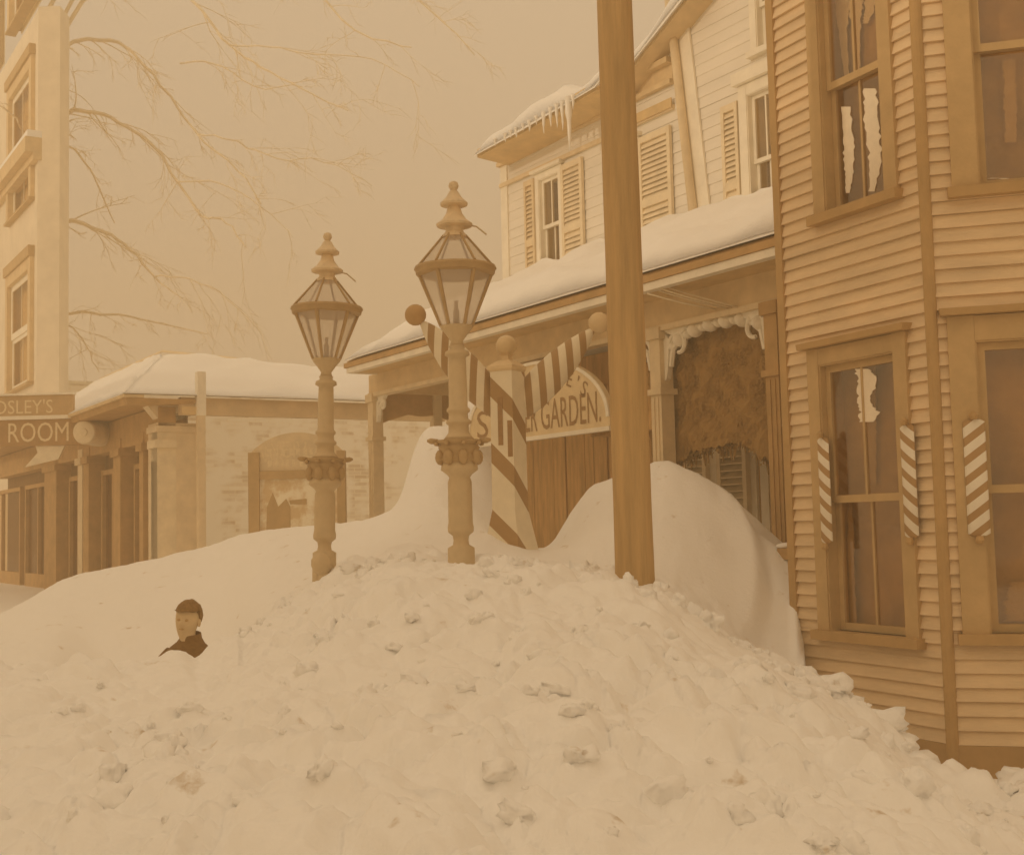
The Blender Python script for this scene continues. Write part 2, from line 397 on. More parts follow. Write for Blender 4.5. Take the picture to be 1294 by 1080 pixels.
for i, p in enumerate(pxs):
    kr = np.array([np.interp(p, cp, KN[:, k, 0]) for k in range(KN.shape[1])]); kz = np.array([np.interp(p, cp, KN[:, k, 1]) for k in range(KN.shape[1])])
    # smooth (monotone cubic) profile
    h = np.diff(kr); dl = np.diff(kz)/h; mm = np.zeros(len(kr))
    for k in range(1, len(kr)-1):
        if dl[k-1]*dl[k] > 0: mm[k] = 2*dl[k-1]*dl[k]/(dl[k-1]+dl[k])
    idx = np.clip(np.searchsorted(kr, ys)-1, 0, len(h)-1); t = (ys-kr[idx])/h[idx]
    grid[i] = (2*t**3-3*t**2+1)*kz[idx]+(t**3-2*t**2+t)*h[idx]*mm[idx]+(-2*t**3+3*t**2)*kz[idx+1]+(t**3-t**2)*h[idx]*mm[idx+1]
def XW(p, y): return (p-CX)/FPX*max(y, 6.0 if y < 6 else y) if y < 6 else (p-CX)/FPX*y
def cell(x, y, s, seed):
    d, _ = mn.voronoi(Vector((x*s, y*s, seed)), distance_metric='DISTANCE', exponent=2.5)
    return d
def rough(x, y):
    p = Vector((x, y, 0))
    big = mn.noise(p*1.1+Vector((3, 7, 1)))*.10 + mn.noise(p*2.3)*.06
    wp = p + Vector((mn.noise(p*3.0), mn.noise(p*3.0+Vector((9, 2, 4))), 0))*.16
    d = cell(wp.x, wp.y, 2.4, 0.0); lump = (min(d[1]-d[0], .5)-.2)*.26
    d2 = cell(wp.x, wp.y, 6.5, 3.0); lump2 = (min(d2[1]-d2[0], .5)-.2)*.12
    gate = .45+.55*max(0, min(1, .5+1.6*mn.noise(p*.9+Vector((5, 5, 5)))))
    return big + (lump+lump2)*gate + mn.noise(p*13)*.02 + mn.noise(p*28)*.010
vs = []; H = {}
for i, p in enumerate(pxs):
    ccd = np.interp(p, cp, CD)
    for j, y in enumerate(ys):
        x = XW(p, y); z = grid[i, j]
        if -300 < p < 1700 and 1 < y < 18:
            k = 1.0 if y < ccd+.6 else max(.0, 1-(y-ccd-.6)/.9)
            if p > 700 and p < 1003 : k = max(k, .0)
            if 150 < p < 300: k *= .55 if y > 6.6 else 1
            if y > ccd-1.2 and p < 1000: k *= .75
            q = mn.noise(Vector((x*.8, y*.8, 9)))*.05+mn.noise(Vector((x*5, y*5, 2)))*.020+mn.noise(Vector((x*15, y*15, 6)))*.008
            if 880 < p < 1004 and 9.1 < y < 10.9:
                tt = (10.9-y)/1.8; pc = 900+48*math.sin(math.pi*min(1, max(0, tt)))
                e = max(0, min(1, (p-pc)/22)); z -= .17*e*e*(3-2*e)*max(0, min(1, (1-abs(tt*2-1))*4))
            z += (rough(x, y)-.02)*k + q*(1-k)
        vs.append((x, y, z))
ny = len(ys)
fs = [(i*ny+j, (i+1)*ny+j, (i+1)*ny+j+1, i*ny+j+1) for i in range(len(pxs)-1) for j in range(ny-1)]
g = MB(); g.v = vs; g.f = fs
sg = g.build('snow_ground', 'snow', smooth=True); tag(sg, kind='structure')
VS = np.array(vs).reshape(len(pxs), ny, 3)
def ground_z(px, Y):
    i = int(np.argmin(abs(pxs-px))); j = int(np.argmin(abs(ys-Y))); return VS[i, j, 2]
# loose clods thrown on the heap
ck = MB(); rng = random.Random(3)
def clod(c, r):
    n = 9; k0 = len(ck.v); ck.sphere((0, 0, 0), 1, n)
    sc = Vector((rng.uniform(.7, 1.3), rng.uniform(.7, 1.2), rng.uniform(.55, .95))); off = Vector((rng.random()*50, rng.random()*50, 0)); a = rng.random()*6
    for i in range(k0, len(ck.v)):
        v = Vector(ck.v[i]); q = 1+.6*mn.noise(v*1.3+off)+.35*mn.noise(v*3.1+off)
        v = Vector((v.x*sc.x, v.y*sc.y, v.z*sc.z))*r*q
        ck.v[i] = (c[0]+v.x*math.cos(a)-v.y*math.sin(a), c[1]+v.x*math.sin(a)+v.y*math.cos(a), c[2]+v.z)
for k in range(330):
    px = rng.uniform(300, 1300) if k % 3 else rng.uniform(-40, 1300); cd = float(np.interp(px, cp, CD))
    near = rng.random() < .45
    Y = rng.uniform(cd-.5, cd+.15) if near else rng.uniform(3.6, cd)
    if px < 300 and Y > 7.0: continue
    r = rng.choice([.014, .018, .022, .03, .045, .06]) * (1.4 if px > 1000 and near else 1)
    clod((XW(px, Y), Y, ground_z(px, Y)+r*-.1), r)
for k in range(90):
    right = rng.random() < .5
    px = rng.uniform(1000, 1290) if right else rng.uniform(250, 1290); cd = float(np.interp(px, cp, CD))
    Y = cd+rng.uniform(-.35, .1) if right else rng.uniform(4.0, cd)
    if px < 320 and Y > 7.0: continue
    r = rng.choice([.035, .05, .06, .08, .11]) * (1.25 if right else 1); k0 = len(ck.v); ck.sphere((0, 0, 0), 1, 10)
    sc = Vector((rng.uniform(.8, 1.5), rng.uniform(.7, 1.1), rng.uniform(.4, .8))); off = Vector((rng.random()*50, rng.random()*50, 0))
    mt_ = Matrix.Rotation(rng.random()*6, 3, 'Z') @ Matrix.Rotation(rng.uniform(-.5, .5), 3, 'X') @ Matrix.Rotation(rng.uniform(-.5, .5), 3, 'Y')
    c = Vector((XW(px, Y), Y, ground_z(px, Y)-r*.05))
    for i in range(k0, len(ck.v)):
        v = Vector(ck.v[i]); mxn = max(abs(v.x), abs(v.y), abs(v.z)); v = v.lerp(v/mxn, .6)*(.85+.35*mn.noise(v*1.7+off)+.2*mn.noise(v*4+off))
        ck.v[i] = tuple(c+mt_ @ Vector((v.x*sc.x, v.y*sc.y, v.z*sc.z))*r)
tag(ck.build('snow_clods', 'snow', smooth=True), 'loose shovelled snow clods strewn over the front of the heap', 'snow', kind='stuff')

# ------------------------------------------------------------------ wooden house on the street (porch, gable, vine)
U = Vector((.53, -.848, 0)).normalized(); W = Vector((-.848, -.53, 0)).normalized()
PF = Fr((2.32, 11.0, 0), U, W)             # plane of the porch eave
WF = Fr(PF.pt(0, 0, -2.0), U, W)           # plane of the house wall
uC = WF.U(637, 300)                        # left corner of the house
vE = PF.V(711, 388)                        # eave underside
vW = WF.V(700, 338)-.12                    # porch roof meets wall
house = thing('wooden_house', tuple(WF.pt(-3, 0, 0)), 'pale clapboard house with shuttered upper windows, a gabled cornice and a long snow covered porch', 'house')
uJ = WF.U(862, 150)                        # joint between gabled part and taller part
vCor = WF.V(700, 180)                      # bottom of cornice
def hole(l, r, t, b, mx, my, fr=WF):       # pixels -> rectangle on the wall
    return (fr.U(l, my), fr.U(r, my), fr.V(mx, b), fr.V(mx, t))
h1 = hole(684, 709, 222, 345, 696, 280); h2 = hole(775, 806, 190, 318, 790, 240); h3 = hole(950, 986, 112, 285, 968, 190); h4 = hole(958, 985, -60, 58, 972, 30)
h5 = hole(946, 966, 420, 640, 956, 600)
for q in (h1, h2, h3, h4): pass
holes = [h1, h2, h3, h4]
uT = WF.U(848, 120)
rk = [WF.fp(603, 191, .55), WF.fp(660, 160, .55), WF.fp(755, 104, .55)]
r_end = WF.fp(842, -8, .55); rk += [(rk[-1][0]*.5+r_end[0]*.5, rk[-1][1]*.5+r_end[1]*.5), r_end]; rk.append((r_end[0]+.6*(r_end[0]-rk[3][0]), r_end[1]+.6*(r_end[1]-rk[3][1])))
mb = MB(); wall_cells(mb, WF, uC, uT, .0, vCor+.3, -.16, -.012, [h1, h2]); wall_cells(mb, WF, uT, 2.2, .0, 11.2, -.16, -.012, [h3, h4])
clapboards(mb, WF, uC, uT, vW-.6, vCor+.3, .135, [h1, h2], th=.009); clapboards(mb, WF, uT, 2.2, vW-.6, 11.2, .135, [h3, h4], th=.009)
v = vCor+.3
while v < 9.5:
    ul = float(np.interp(v+.14, [b for a, b in rk], [a for a, b in rk]))+.02
    if ul < uT-.05: mb.box(WF, ul, uT, v, v+.135, -.16, -.012); clapboards(mb, WF, ul, uT, v, v+.135, .135)
    v += .135
mb.build('wall', 'white_siding', house)
# corner board, leaning joint board and downpipe
mb = MB().box(WF, uC-.02, uC+.16, 3.4, vCor, -.1, .03)
mb.build('corner_board', 'white', house); mb = MB()
a = WF.fp(851, 0, .03); b = WF.fp(884, 287, .03)
mb.prism(WF, [(a[0], a[1]), (b[0], b[1]), (b[0]+.22, b[1]), (a[0]+.22, a[1])], .012, .04)
mb.build('joint_board', 'white', house)
a = WF.fp(843, -20, .09); b = WF.fp(878, 288, .09)
MB().tube([WF.pt(a[0], a[1], .09), WF.pt(b[0], b[1], .09)], .055, 10).build('downpipe', 'louver', house, smooth=True)
def window(parent, fr, h, casing=.11, proud=.04, cap=.05, deep=.12, backing_m='board', sash=.045, frame_m='white', glass='glass', rail=.5, bars=1, sill_m=None, sash_m=None, back=.3, wt=.02):
    u0, u1, v0, v1 = h; c = casing
    mb = MB()
    mb.box(fr, u0-c, u0, v0, v1+c, -.01, proud).box(fr, u1, u1+c, v0, v1+c, -.01, proud).box(fr, u0+.001, u1-.001, v1, v1+c-.003, -.01, proud-.003)
    for a, b in ((u0, u0+.012), (u1-.012, u1)): mb.box(fr, a, b, v0, v1, -deep-.1, proud-.012)
    mb.box(fr, u0+.012, u1-.012, v1-.012, v1, -deep-.1, proud-.012)
    wn = mb.build('window', frame_m, parent)
    if cap:
        MB().prism(fr, [(u0-c-.04, v1+c+.003), (u1+c+.04, v1+c+.003), (u1+c+.05, v1+c+cap), (u0-c-.05, v1+c+cap)], -.01, proud+.06).build('cap_moulding', sill_m or frame_m, wn)
    MB().box(fr, u0-c-.03, u1+c+.03, v0-.07, v0, -deep, proud+.05).build('sill', sill_m or frame_m, wn)
    vm = v0+(v1-v0)*rail; s = sash; sm = sash_m or frame_m
    for (a, b, wo) in ((vm-.03, v1-.013, -.035), (v0+.001, vm+.02, -.075)):
        mb = MB(); x0, x1 = u0+.014, u1-.014
        mb.box(fr, x0, x0+s, a, b, wo-wt, wo+wt).box(fr, x1-s, x1, a, b, wo-wt, wo+wt)
        mb.box(fr, x0+s, x1-s, a, a+s*1.1, wo-wt+.002, wo+wt-.002).box(fr, x0+s, x1-s, b-s, b, wo-wt+.002, wo+wt-.002)
        for k in range(bars):
            uu = x0+(x1-x0)*(k+1)/(bars+1); mb.box(fr, uu-.011, uu+.011, a+s*1.1, b-s, wo-.012, wo+.012)
        so_ = mb.build('sash', sm, wn)
        MB().box(fr, x0+s*.6, x1-s*.6, a+s*.5, b-s*.5, wo-.004, wo+.002).build('pane', glass, wn)
    MB().box(fr, u0-.05, u1+.05, v0-.05, v1+.05, -deep-back-.03, -deep-back).build('backing', backing_m, wn)  # flat backing sheet; on the shop its brown stands in for room darkness
    if back > .12:
        mb = MB()
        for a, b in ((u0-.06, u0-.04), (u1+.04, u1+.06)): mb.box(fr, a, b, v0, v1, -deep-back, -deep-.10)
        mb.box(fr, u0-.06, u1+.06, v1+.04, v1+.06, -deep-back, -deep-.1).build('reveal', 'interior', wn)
    return wn
def shutter(parent, fr, u0, u1, v0, v1, m='louver', w=.045, slat=.062):
    mb = MB(); s = min(.06, (u1-u0)*.18)
    mb.box(fr, u0, u0+s, v0, v1, .02, w+.02).box(fr, u1-s, u1, v0, v1, .02, w+.02)
    vm = v0+(v1-v0)*.36
    for a, b in ((v0, v0+.10), (vm-.05, vm+.05), (v1-.08, v1)): mb.box(fr, u0+s, u1-s, a, b, .022, w+.018)
    sh = mb.build('shutter', m, parent)
    mb = MB()
    for a, b in ((v0+.10, vm-.05), (vm+.05, v1-.08)):
        n = max(2, int((b-a)/slat))
        for i in range(n):
            v = a+(b-a)*(i+.5)/n; dv = (b-a)/n
            mb.add([fr.pt(u0+s, v-dv*.55, w+.015), fr.pt(u1-s, v-dv*.55, w+.015), fr.pt(u1-s, v+dv*.42, .024), fr.pt(u0+s, v+dv*.42, .024),
                    fr.pt(u0+s, v-dv*.70, w+.012), fr.pt(u1-s, v-dv*.70, w+.012), fr.pt(u1-s, v+dv*.25, .022), fr.pt(u0+s, v+dv*.25, .022)],
                   [(0, 1, 2, 3), (7, 6, 5, 4), (0, 4, 5, 1)])
    mb.box(fr, u0+s, u1-s, v0+.1, v1-.08, .0185, .021)
    mb.build('louvres', m, sh)
    return sh
wn = window(house, WF, h1, casing=.09); 
MB().box(WF, h1[0]+.28, h1[1]-.03, h1[2]+.05, h1[3]-.05, -.25, -.235).build('curtain', 'curtain', wn)
shutter(wn, WF, WF.U(667, 280), h1[0]-.095, h1[2], h1[3]+.05, 'louver'); shutter(wn, WF, h1[1]+.10, WF.U(741, 280), h1[2], h1[3]+.05, 'pale_louver')
wn = window(house, WF, h2, casing=.09); shutter(wn, WF, h2[1]+.10, WF.U(853, 240), h2[2]+.02, h2[3]+.05, 'pale_louver')
wn = window(house, WF, h3, casing=.13, cap=.14, proud=.06)
MB().box(WF, h3[0]+.02, h3[1]-.02, h3[3]-.55, h3[3]-.02, -.25, -.235).build('curtain', 'curtain', wn)
u_ = WF.U(938, 190); shutter(wn, WF, WF.U(917, 190), u_, h3[2]+.02, h3[3]-.02, 'pale_louver')
wn = window(house, WF, h4, casing=.10)
# cornice and pediment
uL5 = WF.U(603, 195, .5)
mb = MB()
uP = WF.U(846, 150, .1)
mb.box(WF, uC-.05, uP, vCor, vCor+.06, -.1, .08).box(WF, uC-.05, uP, vCor+.06, vCor+.26, -.1, .03).box(WF, uC-.2, uP, vCor+.26, vCor+.33, -.1, .12)
mb.build('cornice', 'cream', house)
MB().box(WF, uC-.03, uP, vCor-.32, vCor-.26, -.1, .05).build('frieze_moulding', 'louver', house)
MB().box(WF, WF.U(800, 145), uP, vCor-.30, vCor-.18, .051, .07).build('return_moulding', 'soffit', house)
for nm_, mt_, i0, i1, wf_ in (('rake_eave', 'soffit', 0, 2, .55), ('upper_rake', 'cream', 2, len(rk)-1, .30)):
    mb = MB()
    for (u0, v0), (u1, v1) in list(zip(rk, rk[1:]))[i0:i1]:
        mb.hexa([WF.pt(u0, v0-.10, wf_), WF.pt(u1, v1-.10, wf_), WF.pt(u1, v1-.16, -.2), WF.pt(u0, v0-.16, -.2), WF.pt(u0, v0+.02, wf_), WF.pt(u1, v1+.02, wf_), WF.pt(u1, v1+.02, -.2), WF.pt(u0, v0+.02, -.2)])
    mb.build(nm_, mt_, house)
# main roof behind the gable
mb = MB()
for (u0, v0), (u1, v1) in zip(rk, rk[1:]):
    mb.hexa([WF.pt(u0, v0-.14, -.2), WF.pt(u1, v1-.14, -.2), WF.pt(u1, v1-.14, -6), WF.pt(u0, v0-.14, -6), WF.pt(u0, v0+.015, -.2), WF.pt(u1, v1+.015, -.2), WF.pt(u1, v1+.015, -6), WF.pt(u0, v0+.015, -6)])
mb.box(WF, uT, 2.3, 11.2, 11.4, -6, .4)
mb.build('roof', 'brown', house)
mb = MB().box(WF, uC, 2.2, 0, vCor, -6, -5.85).box(WF, uC, uC+.15, 0, vCor, -5.85, -.16); mb.build('rear_wall', 'white_siding', house)
# porch
uL = PF.U(439, 464); uR = .55
ww_, ws = -2.0, -.02
mb = MB()
P = PF.pt
mb.hexa([P(uL, vE, 0), P(uR, vE, 0), P(uR, vW-.12, -2), P(uC, vW-.12, -2), P(uL, vE+.1, 0), P(uR, vE+.1, 0), P(uR, vW, -2), P(uC, vW, -2)])
mb.add([P(uL, vE+.1, 0), P(uC, vW, -2), P(uC-.0, vE+.1, -3.2), P(uL, vE+.1, -3.2), P(uL, vE, 0), P(uC, vE, -2), P(uC, vE, -3.2), P(uL, vE, -3.2)], [(0, 1, 2, 3), (4, 5, 6, 7), (0, 3, 7, 4)])
mb.build('porch_roof', 'brown', house)
mb = MB().box(PF, uL-.02, uR, vE-.005, vE+.065, .0, .05).box(PF, uL-.02, uL+.04, vE-.005, vE+.065, -3.2, 0); mb.build('gutter', 'brown', house)
mb = MB().box(PF, uL+.03, uR, vE-.085, vE-.008, -.07, .03).box(PF, uL+.03, uL+.1, vE-.085, vE-.008, -3.2, -.07); mb.build('porch_fascia', 'white', house)
MB().box(PF, uL+.1, uR, vE-.07, vE-.055, -1.95, -.07).build('porch_soffit', 'soffit', house)
uS = PF.U(474, 520, -.5)
mb = MB().box(PF, uS-.1, uR, vE-.34, vE-.07, -.6, -.45).box(PF, uS-.1, uS+.06, vE-.34, vE-.07, -2.0, -.6); mb.build('porch_beam', 'cream', house)
MB().box(PF, uS-.1, uR, vE-.40, vE-.342, -.585, -.43).build('beam_moulding', 'louver', house)
MB().box(PF, uS-.2, uR, .75, .9, -2, -.3).build('porch_floor', 'brown', house)
# posts
def porch_post(px, py, m, half=.085, panel=True, wc=-.52):
    uu = PF.U(px, py, wc); t = vE-.34
    mb = MB().box(PF, uu-half, uu+half, .75, t, wc-half, wc+half).box(PF, uu-half-.03, uu+half+.03, t-.14, t-.02, wc-half-.03, wc+half+.03).box(PF, uu-half-.03, uu+half+.03, t-.72, t-.66, wc-half-.03, wc+half+.03)
    if panel:
        for du in (-.045, .02): mb.box(PF, uu+du, uu+du+.025, 1.2, t-.75, wc+half, wc+half+.012)
    return uu, mb.build('porch_post', m, house)
def scroll(mb, fr, u, v, sgn, w0, w1, s=.34):
    pts = []
    for k in range(15):
        a = k/14*math.pi*1.55; r = s*(.36-.17*k/14); pts.append((u+sgn*(s*.52+r*math.cos(a+math.pi)), v-s*.42+r*math.sin(a+math.pi)*-1))
    for a, b, c in ((0, 0, 0),): pass
    pl = [fr.pt(x, y, (w0+w1)/2) for x, y in pts]; mb.tube(pl, [.034-.012*i/14 for i in range(15)], 6)
    mb.prism(fr, [(u, v), (u+sgn*s*.95, v), (u+sgn*s*.80, v-.05), (u+sgn*s*.5, v-.09)] if sgn > 0 else [(u, v), (u+sgn*s*.5, v-.09), (u+sgn*s*.8, v-.05), (u+sgn*s*.95, v)], w0, w1)
    mb.prism(fr, [(u, v), (u+sgn*.085, v-.10), (u+sgn*.055, v-s*1.0), (u+sgn*.03, v-s*1.25), (u, v-s*1.3)][::sgn], w0, w1)
    mb.tube([fr.pt(u+sgn*.08, v-s*.95, (w0+w1)/2), fr.pt(u+sgn*s*.3, v-s*.5, (w0+w1)/2), fr.pt(u+sgn*s*.75, v-.06, (w0+w1)/2)], [.028, .03, .025], 6)
tb = vE-.40
for px, py, mt, br in ((475, 560, 'louver', 'r'), (505, 560, 'louver', ''), (836, 470, 'louver', 'lr'), (984, 470, 'brown', 'l')):
    wc = -1.55 if px == 505 else -.52
    if px == 505:
        fr2 = PF; uu, p_ = uS-.02, None
        t = vE-.34; p_ = MB().box(PF, uu-.07, uu+.07, .75, t, wc-.07, wc+.07).box(PF, uu-.1, uu+.1, t-.72, t-.66, wc-.1, wc+.1).build('porch_post', mt, house)
    else: uu, p_ = porch_post(px, py, mt)
    for s_ in br:
        mb = MB(); sg_ = 1 if s_ == 'r' else -1; scroll(mb, PF, uu+sg_*.087, tb, sg_, -.55, -.49, .40 if px > 700 else .3); mb.build('bracket', 'white', p_, smooth=False)
# end bay of the porch: deep dark fretwork beam between corner post and wall
EF = Fr(PF.pt(uS-.02, 0, -.6), -W, -U)
mb = MB(); n = 26; top = vE-.34; pl = [(0, top), (1.4, top)]
for k in range(n+1):
    q = k/n; pl.append((1.4*(1-q), top-.30-.03*abs(math.sin(q*math.pi*3))-.16*(2*abs(q-.5))**3))
mb.prism(EF, pl, -.03, .03); mb.build('fretwork', 'brown', house)
for sx, u0 in ((1, .02), (-1, 1.38)):
    mb = MB(); scroll(mb, EF, u0, top-.02, sx, .034, .07, .26); mb.build('bracket', 'white', house)
# scalloped fret along the right hand opening
ua, ub = PF.U(846, 430, -.52), PF.U(978, 430, -.52)
mb = MB(); n = 13
for k in range(n):
    q = (k+.5)/n; uu = ua+(ub-ua)*q; arch = .02+.32*(2*abs(q-.5))**2.6; r = .055+.03*(k % 2)
    mb.sphere(PF.pt(uu, tb-.02-arch*.55, -.52), r, 6, (1, .6, .9)); 
    if k % 2: mb.box(PF, uu-.016, uu+.016, tb-.02-arch*.55, tb, -.54, -.50)
mb.box(PF, ua, ub, tb-.035, tb-.002, -.545, -.495)
mb.build('fret_trim', 'white', house, smooth=True)
# wavy carved trim at the end post
us_ = PF.U(997, 500, -.45); pts = []
for k in range(60):
    v = PF.V(1000, 690, -.45)+k*.055
    if v > tb: break
    pts.append(PF.pt(us_+.045*math.sin(k*.55), v, -.42))
mb = MB().tube(pts, .022, 6); mb.tube([PF.pt(us_+.09, 1.0, -.43), PF.pt(us_+.09, tb, -.43)], .02, 6); mb.build('carved_trim', 'louver', house, smooth=True)
# shop front under the porch
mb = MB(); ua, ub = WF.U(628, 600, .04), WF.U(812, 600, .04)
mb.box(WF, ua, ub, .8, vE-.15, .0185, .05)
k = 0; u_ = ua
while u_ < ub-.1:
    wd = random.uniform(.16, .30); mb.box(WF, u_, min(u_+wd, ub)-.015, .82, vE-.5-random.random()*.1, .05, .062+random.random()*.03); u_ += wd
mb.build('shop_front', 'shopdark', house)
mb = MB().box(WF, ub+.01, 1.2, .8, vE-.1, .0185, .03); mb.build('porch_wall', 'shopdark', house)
# lower window with shutters showing beneath the vine
hl = (WF.U(946, 600, .04), WF.U(968, 600, .04), 1.2, 2.62)
mb = MB()
for a, b in ((896, 907), (948, 957), (962, 972)): mb.box(WF, WF.U(a, 600, .05), WF.U(b, 600, .05), .9, 3.2, .03, .07)
sw = mb.build('lower_window', 'white', house)
shutter(sw, WF, WF.U(909, 600, .1), WF.U(946, 600, .1), 1.3, 3.2, 'pale_louver', .12, .075); shutter(sw, WF, WF.U(868, 600, .1), WF.U(895, 600, .1), 1.3, 3.2, 'pale_louver', .12, .075)

q_ = at(1000, 697, 10.25)
MB().box(Fr(q_, U, W), -.10, .14, -.06, .03, -.25, .06).build('porch_rail', 'brown', house)
MB().sphere(q_+Vector((.0, .08, .045)), .09, 8, (1.2, 1, .35)).build('rail_snow', 'roofsnow', house, smooth=True)
# dry vine hanging in the porch opening
vine = thing('hanging_vine', tuple(PF.pt(-1.2, 2.0, -.75)), 'dark ragged dried vine filling the porch opening between two posts', 'vine')
ua, ub = PF.U(828, 480, -.75), PF.U(982, 480, -.75); vt = vE-.36
rng = random.Random(11); mb = MB()
def vbot(q):
    px = 828+(982-828)*q
    py = np.interp(px, [828, 845, 862, 880, 905, 930, 945, 955, 965, 975, 982], [585, 586, 590, 578, 570, 567, 562, 575, 588, 580, 600])
    return PF.V(px, py, -.75)
for k in range(42000):
    q = rng.random(); uu = ua+(ub-ua)*q; b = vbot(q)+.05*mn.noise(Vector((uu*9, 0, 3)))
    v = b+(vt-b)*rng.random()**.8; 
    if v > vt-.05: continue
    c = PF.pt(uu, v, -.75+rng.uniform(-.10, .10)); s = rng.uniform(.008, .022)
    nrm = (W+Vector((rng.gauss(0, .3), rng.gauss(0, .3), rng.gauss(0, .3)))).normalized(); a = nrm.cross(Vector((rng.gauss(0, 1), rng.gauss(0, 1), rng.gauss(0, 1)))).normalized(); b2 = a.cross(nrm)
    mb.add([c-a*s, c+b2*s*.55, c+a*s, c-b2*s*.55], [(0, 1, 2, 3)])
mb.build('foliage', 'vine', vine)
mb = MB(); nq, nv_ = 40, 24
for i in range(nq+1):
    q = i/nq; uu = ua+(ub-ua)*q; b = vbot(q)+.05*mn.noise(Vector((uu*9, 0, 3)))+.04+.05*mn.noise(Vector((uu*23, 1, 3)))
    for j in range(nv_+1):
        v = b+(vt-.03-b)*j/nv_; mb.v.append(tuple(PF.pt(uu, v, -.665+.05*mn.noise(Vector((uu*6, v*6, 2)))+.03*mn.noise(Vector((uu*21, v*21, 5))))))
mb.f += [(i*(nv_+1)+j, (i+1)*(nv_+1)+j, (i+1)*(nv_+1)+j+1, i*(nv_+1)+j+1) for i in range(nq) for j in range(nv_)]
mb.build('thatch', 'vine', vine)
mb = MB()
for k in range(46):
    q = (k+rng.random())/46; uu = ua+(ub-ua)*q; b = vbot(q)-rng.uniform(-.1, .12); pts = []
    for j in range(9):
        pts.append(PF.pt(uu+.06*mn.noise(Vector((k*3.1, j*.7, 0))), vt+(b-vt)*j/8, -.75+.1*mn.noise(Vector((k*3.1, j*.7, 8)))))
    mb.tube(pts, [.026]*7+[.02, .006], 5)
mb.build('stems', 'vine', vine)

# snow on the porch roof
def snow_slab(fn, nu, nt_, thick, name, parent_label, cat='snow', amp=.06, seed=0):
    mb = MB(); top = []; bot = []
    for i in range(nu+1):
        for j in range(nt_+1):
            s, t = i/nu, j/nt_; p, up = fn(s, t)
            ed = min(1, min(s, 1-s)*nu/3)**.5 if True else 1
            e2 = min(1, t*nt_/2.2)**.5
            h = thick*(.25+.75*ed)*(.12+.88*e2)*(1+.7*mn.noise(p*1.3+Vector((seed, 0, 0)))) + amp*mn.noise(p*3.5+Vector((0, seed, 0)))*e2
            top.append(p+up*max(h, .015)); bot.append(p)
    n = nt_+1
    fs = [(i*n+j, (i+1)*n+j, (i+1)*n+j+1, i*n+j+1) for i in range(nu) for j in range(nt_)]
    m0 = len(top); mb.add(top+bot, fs+[tuple(x+m0 for x in f[::-1]) for f in fs])
    ed = [i*n for i in range(nu+1)] + [nu*n+j for j in range(1, n)] + [i*n+nt_ for i in range(nu-1, -1, -1)] + [j for j in range(nt_-1, 0, -1)]
    mb.f += [(ed[k], ed[(k+1) % len(ed)], ed[(k+1) % len(ed)]+m0, ed[k]+m0) for k in range(len(ed))]
    return tag(mb.build(name, 'roofsnow', smooth=True), parent_label, cat)
UPV = Vector((0, 0, 1))
def pr(s, t):
    e = P(uL+.03+(uR-uL-.03)*s, vE+.103, .05); wl = P(uC+(uR-uC)*s, vW+.005, -1.96)
    return e.lerp(wl, t), UPV
snow_slab(pr, 70, 14, .20, 'roof_snow', 'thick smooth snow lying along the long porch roof of the clapboard house')
def rs(s, t):
    q = s*(len(rk)-1); k = min(int(q), len(rk)-2); f = q-k
    u = rk[k][0]+(rk[k+1][0]-rk[k][0])*f; v = rk[k][1]+(rk[k+1][1]-rk[k][1])*f
    return WF.pt(u, v+.02-.10*max(0, 1-t*9), (.60 if q < 2.3 else .36)-1.6*t), UPV
snow_slab(rs, 60, 12, .26, 'gable_snow', 'ragged snow crust along the gable eave with icicles below it', seed=5)
# icicles
rng = random.Random(5)
for k, (px, L) in enumerate(((628, .10), (641, .12), (655, .14), (664, .10), (672, .16), (681, .12), (690, .30), (699, .26), (707, .32), (714, .40), (722, .72), (728, .2), (648, .1))):
    us = WF.U(px, 150, .56); q = min(max((us-rk[0][0])/(rk[-1][0]-rk[0][0]), 0), 1)
    v = np.interp(us, [a for a, b in rk], [b for a, b in rk]); v = float(v)+.0
    mb = MB(); n = 7; pts = [(us+.004*math.sin(j+k), v-L*j/n) for j in range(n+1)]
    r0 = .036 if L < .5 else .058
    mb.tube([WF.pt(a, b, .60) for a, b in pts], [r0*(1-.9*j/n)*(1+.2*math.sin(j*2.2+k)) for j in range(n+1)], 7)
    lab = 'short icicle hanging from the snowy gable eave' if L < .5 else 'longest icicle hanging from the snowy gable eave'
    tag(mb.build('icicle', 'ice', smooth=True), lab, 'icicle', 'icicles along the gable eave')
# drift blown into the porch end
mb = MB(); n1, n2 = 26, 16
for i in range(n1+1):
    for j in range(n2+1):
        s, t = i/n1, j/n2; uu = uS-.7+(WF.U(646, 600, .0)-uS+.7)*s; wv = -3.3+2.6*t
        top = 4.25-.25*s; prof = (1-t**2.2)*top + t**2.2*1.0
        p = PF.pt(uu, prof+.10*mn.noise(Vector((uu*1.7, wv*1.7, 4)))-.25*max(0, s-.8)*5*.6, wv)
        mb.v.append(tuple(p))
mb.f += [(i*(n2+1)+j, (i+1)*(n2+1)+j, (i+1)*(n2+1)+j+1, i*(n2+1)+j+1) for i in range(n1) for j in range(n2)]
tag(mb.build('porch_drift', 'roofsnow', smooth=True), 'tall smooth drift blown against the wall inside the far porch end', 'snow', kind='structure')

